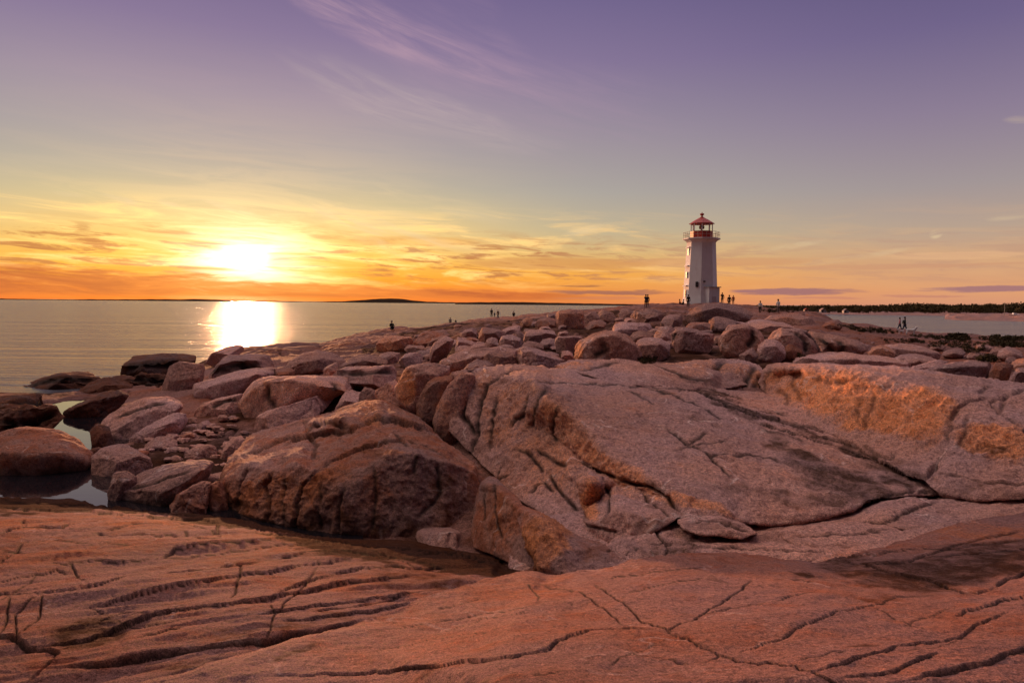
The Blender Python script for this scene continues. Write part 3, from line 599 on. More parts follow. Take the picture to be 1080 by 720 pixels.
# ------------------------------------------------------------------ large outcrops
big = []
_rel = relief
def relief(*a, **k):
    ck, lk = k.pop('ck', 1), k.pop('lk', 1)
    if 'cracks' in k: k['cracks'] = [(q[0], q[1]*.46*ck, q[2]*.65*ck)+tuple(v*lk for v in q[3:]) for q in k['cracks']]
    return _rel(*a, **k)
o = relief('granite_outcrop', [(476,393,18.9),(487,391,18.7),(510,387,19.8),(560,386,20.2),(600,389,20.2),(625,398,19.4),(660,405,18.8),(700,408,18.8),(760,411,20),(802,412,20.6),(832,430,18.0),(880,458,15.6),(930,478,14.0),(990,504,12.7),(992,522,11.6),(930,526,11.1),(900,538,10.7),(870,546,10.4),(840,552,10.25),(800,553,10.1),(750,550,10.05),(716,545,10.1),(690,560,9.9),(640,572,10.2),(600,560,11.1),(575,545,12.2),(545,525,13.5),(520,500,15.1),(503,484,16.3),(488,470,16.9),(474,455,17.4),(476,425,18.0)],
 [[(497,404,18.3),(530,398,18.0),(563,404,16.6),(580,425,15.1),(612,445,14.1),(640,475,12.9),(680,502,11.7),(722,527,10.7),(760,541,10.25)],
  [(620,404,18.2),(700,430,15.8),(760,470,13.2),(800,510,11.6),(840,540,10.55)], [(700,412,17.8),(760,425,16.9),(810,450,15.1),(855,480,13.1),(885,512,11.6)],
  [(760,414,19.6),(800,430,18.0),(850,453,15.8),(910,482,13.6),(960,505,12.3)],
  [(500,440,17.3),(540,440,16.3),(585,460,15.0),(620,490,13.4),(650,512,12.1),(690,522,11.4),(716,541,10.35)],
  [(545,500,14.3),(590,515,13.1),(608,508,12.6),(624,509,11.3)], [(604,542,11.9),(618,535,11.8),(630,548,10.5)], [(650,540,10.35),(690,545,10.2)]],
 G_MID, step=1.15, sig=2, thick=3.0, noise=((1.4,.05),(.45,.036),(.13,.014),(.05,.007)),
 cracks=[([(702,451),(725,470),(745,480),(760,495),(772,508)], .02, .06), ([(722,472),(735,466),(745,458)], .03, .07), ([(708,479),(735,472),(766,467)], .015, .04), ([(748,484),(760,481),(790,481),(810,485),(824,490)], .02, .06, -.015),
  ([(680,410),(720,422),(765,442)], .02, .04), ([(558,405),(620,405),(680,408),(755,412)], .015, .05), ([(503,472),(505,440),(508,420),(517,405),(535,394),(550,389)], .05, .12), ([(498,388),(492,410),(489,425),(487,437),(497,450),(502,462)], .08, .22), ([(497,478),(500,465),(504,455)], .05, .15),
  ([(538,452),(545,443),(550,440),(556,430),(560,415)], .05, .10), ([(575,412),(568,430),(562,450)], .04, .06), ([(525,420),(520,450),(515,475)], .03, .05), ([(590,430),(585,455),(590,470)], .04, .05), ([(545,475),(560,482),(575,500)], .05, .09), ([(567,477),(585,488),(600,492)], .06, .09),
  ([(612,490),(640,500),(660,508),(690,515),(705,525),(717,540)], .06, .20, .05), ([(580,500),(592,520),(605,535),(620,548)], .08, .18), ([(675,520),(695,535),(705,545)], .03, .08), ([(600,548),(625,556),(652,561)], .04, .12, .03), ([(540,500),(520,510),(530,490)], .04, .08),
  ([(722,409),(745,418),(765,428),(790,440),(830,445),(850,452),(880,462),(912,472),(950,490)], .08, .14, .04), ([(745,412),(775,425),(800,432),(830,440)], .05, .10), ([(790,445),(840,460),(900,478),(955,500)], .05, .08, .03), ([(850,462),(880,466),(910,475)], .06, .10), ([(690,428),(676,420),(660,414)], .01, .03),
  ([(910,535),(935,524),(955,520),(985,521)], .06, .12), ([(560,520),(575,510),(585,520)], .04, .08), ([(632,505),(645,525),(640,545)], .04, .06)],
 stains=[(862,500,70,20,.72,32),(905,512,80,18,.85,18),(840,476,60,8,.8,30),(800,522,80,7,.6,8),(880,528,60,12,.75,-4),(720,520,60,5,.6,12),(770,428,40,8,.95,24),(820,446,44,7,.95,16),(885,470,60,9,.9,18),(735,411,30,5,1,4),(940,498,46,12,.9,20),(770,517,70,8,.45,4),(690,548,60,20,.45),(620,540,30,20,.4),(730,545,40,8,.4)],
 rust_glow=[(560,450,70,55,.55,35),(640,490,75,14,.75,35),(720,530,80,8,.75,18),(590,500,50,30,.5,30),(622,527,10,26,1.0),(530,430,30,40,.4),(510,400,14,12,.5),(655,515,40,16,.5)], rust_glow0=0.05)  # orange sun glow of the flank painted into the rock colour
tag(o, 'great sloping lavender slab with a rough orange flank in the middle of the photo', 'outcrop'); big.append(o)
o = relief('granite_outcrop', [(800,404,21.0),(804,392,21.2),(809,385,21.2),(830,382.5,21.0),(870,382,20.2),(920,385.5,19),(980,391,17.4),(1040,399,16.2),(1100,407,15.2),(1300,430,13.5),(1500,540,11),(1250,540,10.3),(1080,526,10.7),(1030,528,10.8),(995,522,11.1),(975,507,11.7),(940,494,12.6),(900,478,14),(860,459,15.6),(820,433,18.2),(806,419,20)],
 [[(807,392,20.6),(825,389,20.0),(850,390,19.2),(900,391,17.4),(940,399,15.9),(990,411,14.5),(1003,420,13.9)], [(1003,420,13.9),(1003,445,13.2),(1000,480,12.2)], [(1025,424,13.7),(1040,435,13.2),(1050,442,12.9),(1080,458,12.1),(1150,470,11.6),(1300,490,11.2)],
  [(815,410,19.9),(850,430,17.6),(900,445,15.2),(950,465,13.6),(985,485,12.4)], [(1030,470,12.3),(1080,490,11.5),(1150,500,11.1)], [(826,396,20.2),(845,394,19.8)]],
 G_MID, step=1.15, sig=2, thick=3.0, crack_shade_k=.6, noise=((1.5,.06),(.45,.036),(.13,.014),(.05,.007)),
 cracks=[([(1000,470),(1003,455),(1004,442),(1012,430),(1022,423),(1042,421)], .07, .16), ([(1040,425),(1060,420),(1080,412),(1100,405)], .04, .12), ([(1044,423),(1050,432),(1056,440),(1070,448),(1088,460)], .04, .12), ([(1063,415),(1058,428),(1052,438)], .04, .12), ([(1054,440),(1068,442)], .04, .10), ([(1032,415),(1040,410),(1045,407)], .02, .06),
  ([(915,408),(907,430),(906,450)], .04, .05), ([(925,412),(921,435),(913,455)], .04, .05), ([(838,447),(880,462),(920,480),(945,496),(978,505),(987,490),(995,480)], .05, .12, .05), ([(910,470),(930,482),(942,485),(944,478)], .04, .08, .03), ([(806,420),(808,400),(812,388)], .05, .10),
  ([(845,425),(835,405),(840,395)], .06, .07), ([(860,400),(880,405),(905,402)], .05, .05), ([(1020,480),(1040,470),(1060,478),(1075,472)], .06, .08), ([(990,500),(1030,510),(1080,512),(1130,515)], .06, .08, .03), ([(1080,440),(1100,450),(1140,455)], .03, .08), ([(1022,440),(1018,460),(1012,475)], .05, .06), ([(820,412),(832,420),(826,434)], .05, .06)],
 stains=[(1050,475,22,8,.8),(985,520,60,12,.6),(950,492,40,8,.5,20),(1060,515,80,14,.45)],
 rust_glow=[(900,425,105,34,1.0,14),(830,400,30,16,.7),(970,440,45,36,.95),(1060,470,70,22,.9,12)], rust_glow0=0.0)  # sunlit orange of the flank put into the colour
tag(o, 'long ledge at the right edge of the photo with a glowing orange flank', 'outcrop'); big.append(o)
o = relief('granite_boulder', [(232,518,15.6),(231,510,15.8),(236,494,16.2),(247,478,17),(258,465,18),(275,454,18.6),(292,450,18.8),(330,440,19.3),(370,425,19.8),(388,420.5,20),(402,421,19.8),(425,432,18.8),(448,446,17.8),(470,466,16.6),(490,481,15.4),(503,490,14.6),(506,510,14.2),(503,535,13.8),(497,556,13.5),(480,568,13.1),(440,572,12.9),(400,571,12.9),(345,568,13.1),(300,559,13.5),(283,551,13.7),(265,548,14.0),(243,542,14.6)],
 [[(240,505,15.0),(262,492,14.8),(280,496,14.4),(296,500,14.1),(312,488,14.2),(335,500,13.8),(358,508,13.45),(364,512,13.35),(385,495,13.6),(415,478,13.75),(440,480,13.65),(470,489,13.8),(496,497,14.2)],
  [(262,478,16.6),(290,467,16.9),(325,461,17.0),(345,459,16.8)], [(330,449,17.4),(352,446,17.0),(366,449,16.7),(380,446,16.9),(398,436,17.6),(430,442,17.2),(450,452,16.8)], [(345,443,18.4),(398,425,18.9),(404,430,18.4)],
  [(376,452,16.3),(400,450,16.2),(440,456,15.9),(475,475,15.1)], [(330,484,14.9),(360,470,15.4),(410,462,15.5),(440,470,14.6)], [(300,480,15.2),(285,482,15.3)], [(284,505,14.1),(284,540,13.75)], [(312,500,13.95),(313,545,13.35)], [(362,518,13.2),(363,560,12.95)], [(392,500,13.4),(394,560,12.95)], [(470,500,13.7),(466,560,13.05)]],
 G_B1, step=1.0, sig=0, thick=2.5, ck=1.35, lk=2.8, crack_shade_k=.75, noise=((1.3,.045),(.4,.035),(.12,.012),(.05,.006)),
 cracks=[([(288,500),(280,512),(284,530),(285,550)], .09, .25), ([(345,488),(332,500),(318,515),(313,530),(312,562)], .07, .16), ([(262,480),(290,467),(325,461)], .04, .10, .02), ([(300,470),(320,462),(345,458),(365,456),(376,452)], .05, .12, -.03),
  ([(345,488),(370,479),(400,470),(425,462)], .05, .12, -.03), ([(330,452),(340,447),(352,446),(362,452),(372,455)], .06, .14, -.03), ([(372,455),(385,448),(400,444),(425,446),(450,452)], .05, .12, -.05), ([(364,512),(358,535),(358,562)], .05, .09), ([(330,450),(325,460),(335,470),(330,485)], .04, .08),
  ([(440,480),(437,500)], .03, .04), ([(462,490),(464,520),(452,535),(440,545)], .04, .08), ([(340,510),(337,535),(340,560)], .04, .05), ([(385,430),(350,442),(320,447)], .03, .05, .02), ([(300,500),(298,530),(302,552)], .04, .05), ([(262,495),(256,515),(250,535)], .07, .14), ([(395,490),(396,530),(392,560)], .03, .04), ([(300,452),(345,436),(385,424)], .02, .04), ([(430,463),(452,472),(470,482)], .02, .05), ([(415,456),(430,470),(445,474)], .02, .04)],
 stains=[(380,556,140,18,.6),(475,530,30,40,.55),(390,480,16,14,.5),(440,550,50,16,.5),(250,532,20,14,.7),(360,455,18,6,.5)], rust_glow=[(300,525,60,35,.55),(392,437,16,14,.6),(350,505,22,16,.5),(410,480,40,6,.5)], rust_glow0=.08)
tag(o, 'huge split boulder with several rounded lobes and a ridge-like top, standing beside the tide pool', 'boulder'); big.append(o)
o = relief('granite_ledge', [(583,386,20.6),(600,380,21.2),(625,378.5,21.4),(660,379,21.4),(690,382,21.4),(720,386,21.6),(745,388,21.6),(762,392,21.6),(790,406,20.9),(760,411.5,20.1),(700,409.5,19.0),(660,407,18.8),(630,400,18.8),(608,393,19.6)], [[(612,388,20.2),(640,384,20.8),(700,392,20.4),(750,396,20.5)]],
 G_MID, step=1.3, sig=3, thick=2, noise=((1.2,.04),(.4,.025),(.12,.008)), cracks=[([(612,392),(630,388),(655,382)], .05, .08), ([(690,386),(720,398),(745,402)], .04, .08)], stains=[(745,402,40,8,.6)], rust_glow=[(605,386,20,6,.7),(735,388,24,4,.5)])
tag(o, 'low lavender hump of smooth rock lying just behind the crest of the middle slab', 'rock ledge')
o = relief('granite_ledge', [(680,386,21.8),(700,383,22.4),(745,379.5,22.8),(770,379,22.8),(790,381,22.6),(801,385,22.2),(805,391,21.8),(802,400,21.2),(800,412,20.6),(775,412,20.6),(745,406,20.6),(705,399,20.8),(688,391,21.2)], [[(690,388,21.6),(745,386,21.9),(785,388,21.7)]],
 G_MID, step=1.3, sig=2, thick=2, noise=((1.2,.05),(.4,.03),(.12,.008)), cracks=[([(746,408),(749,399),(756,390),(764,381)], .08, .18), ([(785,411),(788,400),(796,388)], .06, .14), ([(795,410),(801,398)], .06, .1), ([(690,392),(715,390),(740,395)], .04, .06)], rust_glow=[(740,390,70,12,.6),(795,400,10,12,.8)])
tag(o, 'low broken ledge with two upright cracks, joining the middle slab to the orange ledge', 'rock ledge')
# wedge blocks at the foot of the slab
o = relief('granite_block', [(497,562,12.3),(501,530,12.9),(508,508,13.2),(516,501.5,13.2),(524,504,12.9),(546,524,11.6),(551,534,11.0),(553,560,10.4),(562,585,9.95),(572,603,9.6),(545,596,10.1),(520,585,10.9),(500,577,11.8)], [[(512,510,12.5),(530,520,11.6),(545,533,10.9)], [(505,560,11.7),(530,575,10.7)]],
 G_B1, step=1.15, sig=2, thick=1.6, noise=((.9,.03),(.3,.02),(.1,.008)), cracks=[([(521,512),(524,540),(530,570)], .02, .03), ([(513,520),(512,550)], .02, .03)], stains=[(510,560,14,26,.5)], rust_glow=[(530,550,20,30,.3)])
tag(o, 'upright wedge of brown granite between the huge split boulder and the orange-faced block', 'block')
o = relief('granite_block', [(543,538,11.0),(549,532.5,11.2),(562,537,11.0),(590,553,10.4),(620,568,10.0),(650,582,9.6),(670,592,9.3),(655,600,9.0),(625,607,8.8),(600,608,8.75),(585,606,8.9),(570,603,9.1),(560,583,9.5),(549,556,10.3)], [[(549,536,10.7),(566,545,10.15),(582,562,9.5),(592,582,9.1),(600,603,8.8)], [(590,560,9.9),(625,580,9.4),(655,594,9.1)], [(571,575,9.35),(580,598,9.0)]],
 G_B1, step=1.1, sig=1, thick=1.2, noise=((.9,.03),(.3,.02),(.1,.008)), cracks=[([(640,583),(646,577),(655,580)], .02, .05)], rust_glow=[(570,575,30,45,1.0,40)], stains=[(620,590,34,14,.35)])
tag(o, 'small block with a vivid orange end face, at the foot of the great slab', 'block')
o = relief('granite_ledge', [(640,584,9.9),(650,563,10.3),(670,556,10.4),(705,552,10.4),(722,556,10.2),(750,566,9.8),(757,580,9.3),(735,592,8.9),(690,598,8.8),(660,600,8.9)], [[(660,575,9.6),(700,570,9.6),(735,578,9.3)]], G_MID, step=1.2, sig=2, thick=1.2, noise=((.7,.07),(.25,.04),(.08,.012)), cracks=[([(655,590),(680,575),(715,572)], .04, .1), ([(690,560),(705,580),(700,595)], .04, .1)], stains=[(700,580,60,24,.6)])
tag(o, 'low lumpy dark ledge under the foot of the great slab, beside the orange-faced block', 'rock ledge')
o = relief('granite_block', [(438,566,12.7),(440,560,12.9),(447,556.5,13.1),(475,556,13.2),(482,559,13.0),(495,565,12.8),(508,573,12.5),(512,582,12.1),(495,585,11.95),(468,583,11.95),(445,578,12.2)], [[(444,562,12.5),(473,562,12.3),(481,562,12.35)], [(470,581,12.0),(474,561,12.3)]],
 G_GREY, step=1.0, sig=1, thick=.9, noise=((.5,.015),(.15,.01),(.05,.004)), rough=.6, stains=[(495,574,20,12,.5)])
tag(o, 'small pale angular block lying alone at the foot of the huge split boulder', 'block')
LEN = [
 ('first low lens-shaped ledge directly below the tip of the great slab', [(714,549,10.1),(730,541,10.3),(755,543,10.2),(785,552,9.9),(800,562,9.5),(782,568,9.3),(740,564,9.4),(720,558,9.6)], [[(725,553,9.8),(770,558,9.5)]]),
 ('long grey ledge lying right along the crest of the red foreground slab', [(712,576,9.5),(740,566,9.8),(800,569,9.7),(850,575,9.4),(888,585,8.9),(860,592,8.6),(800,592,8.6),(750,590,8.7)], [[(740,577,9.3),(800,579,9.1),(850,583,8.9)]]),
 ('grey lens-shaped ledge with a dark hollow under its right end', [(818,562,10.0),(850,552,10.4),(900,549,10.4),(932,552,10.2),(950,560,9.8),(958,568,9.4),(900,577,9.2),(860,579,9.1),(835,575,9.3)], [[(840,564,9.7),(900,560,9.8),(940,565,9.5)]]),
 ('broad layered ledge at the foot of the orange ledge', [(885,550,10.5),(905,540,10.9),(930,529,11.1),(960,524,11.2),(1000,526,11.1),(1080,532,11),(1300,540,11),(1300,556,10),(1085,540,10.2),(1010,553,9.9),(975,562,9.6),(940,556,9.9)], [[(930,540,10.5),(1000,538,10.6),(1080,537,10.6)]]),
 ('narrow rust-brown ledge running off the right edge of the photo', [(948,572,9.3),(970,562,9.6),(1020,553,9.9),(1085,543,10.1),(1300,545,10.1),(1300,580,8.6),(1085,562,9.1),(1020,572,9.0),(970,580,8.9)], [[(980,568,9.3),(1030,561,9.5),(1085,552,9.6)]]),
]
for lb, ou, li in LEN:
    o = relief('granite_ledge', ou, li, G_MID, step=1.25, sig=2, thick=1.4, noise=((.9,.05),(.3,.03),(.1,.01)), flow=((.9,.43,0),.4,1),
        cracks=[([(ou[0][0]+15, ou[0][1]+3), ((ou[0][0]+ou[4][0])/2, (ou[1][1]+ou[-1][1])/2+2), (ou[4][0]-10, ou[4][1])], .03, .07, .02)] if ou[0][0] < 900 else [([(905,550),(960,545),(1030,540),(1090,538)], .03, .08, .03), ([(940,538),(975,548),(1010,548)], .03, .07, .02)], stains=[(ou[0][0]+40, ou[-1][1], 80, 8, .5)], rust_glow=[(1040,562,60,8,.8)])
    tag(o, lb, 'rock ledge', 'low ledges between the great slab and the red foreground')
# ------------------------------------------------------------------ separate boulders
def remeshed(V, voxel, it=3, fac=.5):
    bm = bmesh.new()
    for v in V: bm.verts.new(v)
    r = bmesh.ops.convex_hull(bm, input=bm.verts)
    bmesh.ops.delete(bm, geom=[g for g in r['geom_interior'] if isinstance(g, bmesh.types.BMVert)], context='VERTS')
    me = bpy.data.meshes.new('tmp'); bm.to_mesh(me); bm.free()
    o = bpy.data.objects.new('tmp', me); COL.objects.link(o)
    m = o.modifiers.new('r', 'REMESH'); m.mode = 'VOXEL'; m.voxel_size = voxel; m.use_smooth_shade = True
    s = o.modifiers.new('s', 'SMOOTH'); s.iterations = it; s.factor = fac
    dg = bpy.context.evaluated_depsgraph_get(); ev = o.evaluated_get(dg); em = ev.to_mesh()
    nv = len(em.vertices); co = np.zeros(nv*3, np.float32); em.vertices.foreach_get('co', co)
    F = [tuple(p.vertices) for p in em.polygons if len(p.vertices) == 4]
    ev.to_mesh_clear(); bpy.data.objects.remove(o); bpy.data.meshes.remove(me)
    return co.reshape(-1, 3).astype(float), np.array(F)
ROCKS = []
def boulder(label, out_, brk=(), D=None, mat=None, dep=.75, thick=.8, name='boulder', cat='boulder', group=None, cracks=(), stain_shade=0, rust=0, sm=0, amp=.75, round_=.35, res=60, stains=(), rust_glow=()):  # rust also carries painted orange sun glow
    P = [(float(a), float(b)) for a, b in out_]
    pyb = max(p[1] for p in P); pyt = min(p[1] for p in P); xl = min(p[0] for p in P); xr = max(p[0] for p in P)
    bx = [p[0] for p in P if p[1] > pyb-1.5]; cx = sum(bx)/len(bx)
    if D is None: D = Dg(cx, pyb-.5) or Dg(cx, pyb+2) or 100
    g_ = Dg(cx, pyb-.5)
    if g_ and (xl > 290 and D > 20) and pyb < 402: D = min(D, g_)
    if xr > 490 and pyb < 410: D = max(D, 22.0 if xl < 800 else 21.8)
    if xr < 266 and pyb > 440: D = min(D, 4.47*720/(pyb-317.5))
    W = (xr-xl)*D/720; H = (pyb-pyt)*D/720; mx = (xl+xr)/2; hw = max((xr-xl)/2, 1)
    Q = []
    O = roughen([(p[0], p[1], 1.0) for p in P], .5 if D > 25 else .9)
    up = []
    for q in O:
        t = (pyb-q[1])/max(pyb-pyt, 1e-3); c = (q[0]-mx)/hw
        d = D+round_*W*c*c*.6+(dep*min(W, 2.2*H+.4*W))*smooth(.15, 1, t)
        Q.append((q[0], q[1], float(d)))
        if t > .35: up.append((q[0], q[1], d))
    for q in brk:
        c = (q[0]-mx)/hw; t = (pyb-q[1])/max(pyb-pyt, 1e-3)
        Q.append((q[0], q[1], D+round_*W*c*c*.5+.22*H*t-.03*W))
    if not brk: Q.append((mx, pyb-.45*(pyb-pyt), D-.02*W))
    my = (pyt+pyb)/2
    for q in O:
        Q.append((mx+(q[0]-mx)*.72, my+(q[1]-my)*.72, D+(dep*.9+thick)*W*.75+.2*H))
        if q[1] > my: Q.append((mx+(q[0]-mx)*.9, q[1]+.25*(pyb-pyt), D+.15*W))
    V = unproj(*[np.array(v) for v in zip(*Q)])
    size = max(W, H); vox = max(size/res, D/720*.65)
    V, F = remeshed(V, vox, sm, .5 if sm > 2 else .35)
    N = vnormals(V, F)
    if len(V) == 0: return None
    c0 = V.mean(0)
    if ((V-c0)*N).sum() < 0: F = F[:, ::-1]; N = -N
    if sm < 5:
        big_ = sm >= 3 or res not in (18, 60); ja = RNG.normal(.35, .25); V = c0+(V-c0)*(1.03 if big_ else 1.09)
        axes = [np.array((math.cos(ja), math.sin(ja), 0)), np.array((-math.sin(ja), math.cos(ja), 0)), np.array((0, 0, 1.))]
        cuts = [(s_, k_) for k_ in range(3) for s_ in (1, -1) if not (k_ == 2 and s_ < 0)]+[(0, 0)]*(3 if big_ else 6)
        for s_, k_ in cuts:
            n = axes[k_]*s_+RNG.normal(size=3)*.20 if s_ else RNG.normal(size=3)
            if not s_: n[2] = abs(n[2])
            n /= np.linalg.norm(n); e = (V-c0)@n; q = e.max()*(RNG.uniform(.84, .97) if big_ else RNG.uniform(.66, .92))
            k = e > q; V[k] -= (e[k]-q)[:, None]*n*.96
    else:
        for _ in range(4):
            n = RNG.normal(size=3); n[2] = abs(n[2])*.9; n /= np.linalg.norm(n); e = (V-c0)@n; q = e.max()*RNG.uniform(.86, .96)
            k = e > q; V[k] -= (e[k]-q)[:, None]*n*.9
    N = vnormals(V, F)
    off = RNG.uniform(0, 50, 3)
    s = min(size, 3.0)
    q_ = fbm(V+off, .5*s, 2); d = amp*s*(.024*q_-.022*np.exp(-(fbm(V+off+9, .5*s, 2)/.03)**2)-.016*np.abs(fbm(V+off+3, .3*s, 2))+.014*fbm(V+off, .12*s, 3)+.006*fbm(V+off, .05*s, 2))
    PX = proj(V); mk2 = np.zeros((len(V), 3))
    if cracks:
        vis = (N*(EYE-V)).sum(1) > 0; vi = np.where(vis)[0]
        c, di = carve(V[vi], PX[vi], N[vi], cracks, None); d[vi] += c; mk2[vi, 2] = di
    mk2[:, 0] = np.clip(stain_shade+blobs(PX, stains), 0, 1); mk2[:, 1] = np.clip(rust+blobs(PX, rust_glow), 0, 1)  # second channel also paints left sides orange as sun glow
    V = V+N*d[:, None]
    o = mk(name, V, F, mat or (random.choice((G_MID, G_MID, G_GREY, G_B1)) if D < 55 and sm < 4 else G_MID if D < 32 else G_FAR if D > 55 else G_MIDF), mk2)
    tag(o, label, cat, group); ROCKS.append((cx, pyb, xl, xr)); return o
G_MIDF = granite('granite_pink_coarse', .3, 1.0, 2.6)
SH = 'dark low rocks along the left shore'; RB = 'boulders tumbled beside the tide pools'; HL = 'boulders on the open headland'; RT = 'smooth boulders on the right of the headland'; SK = 'boulders along the skyline'
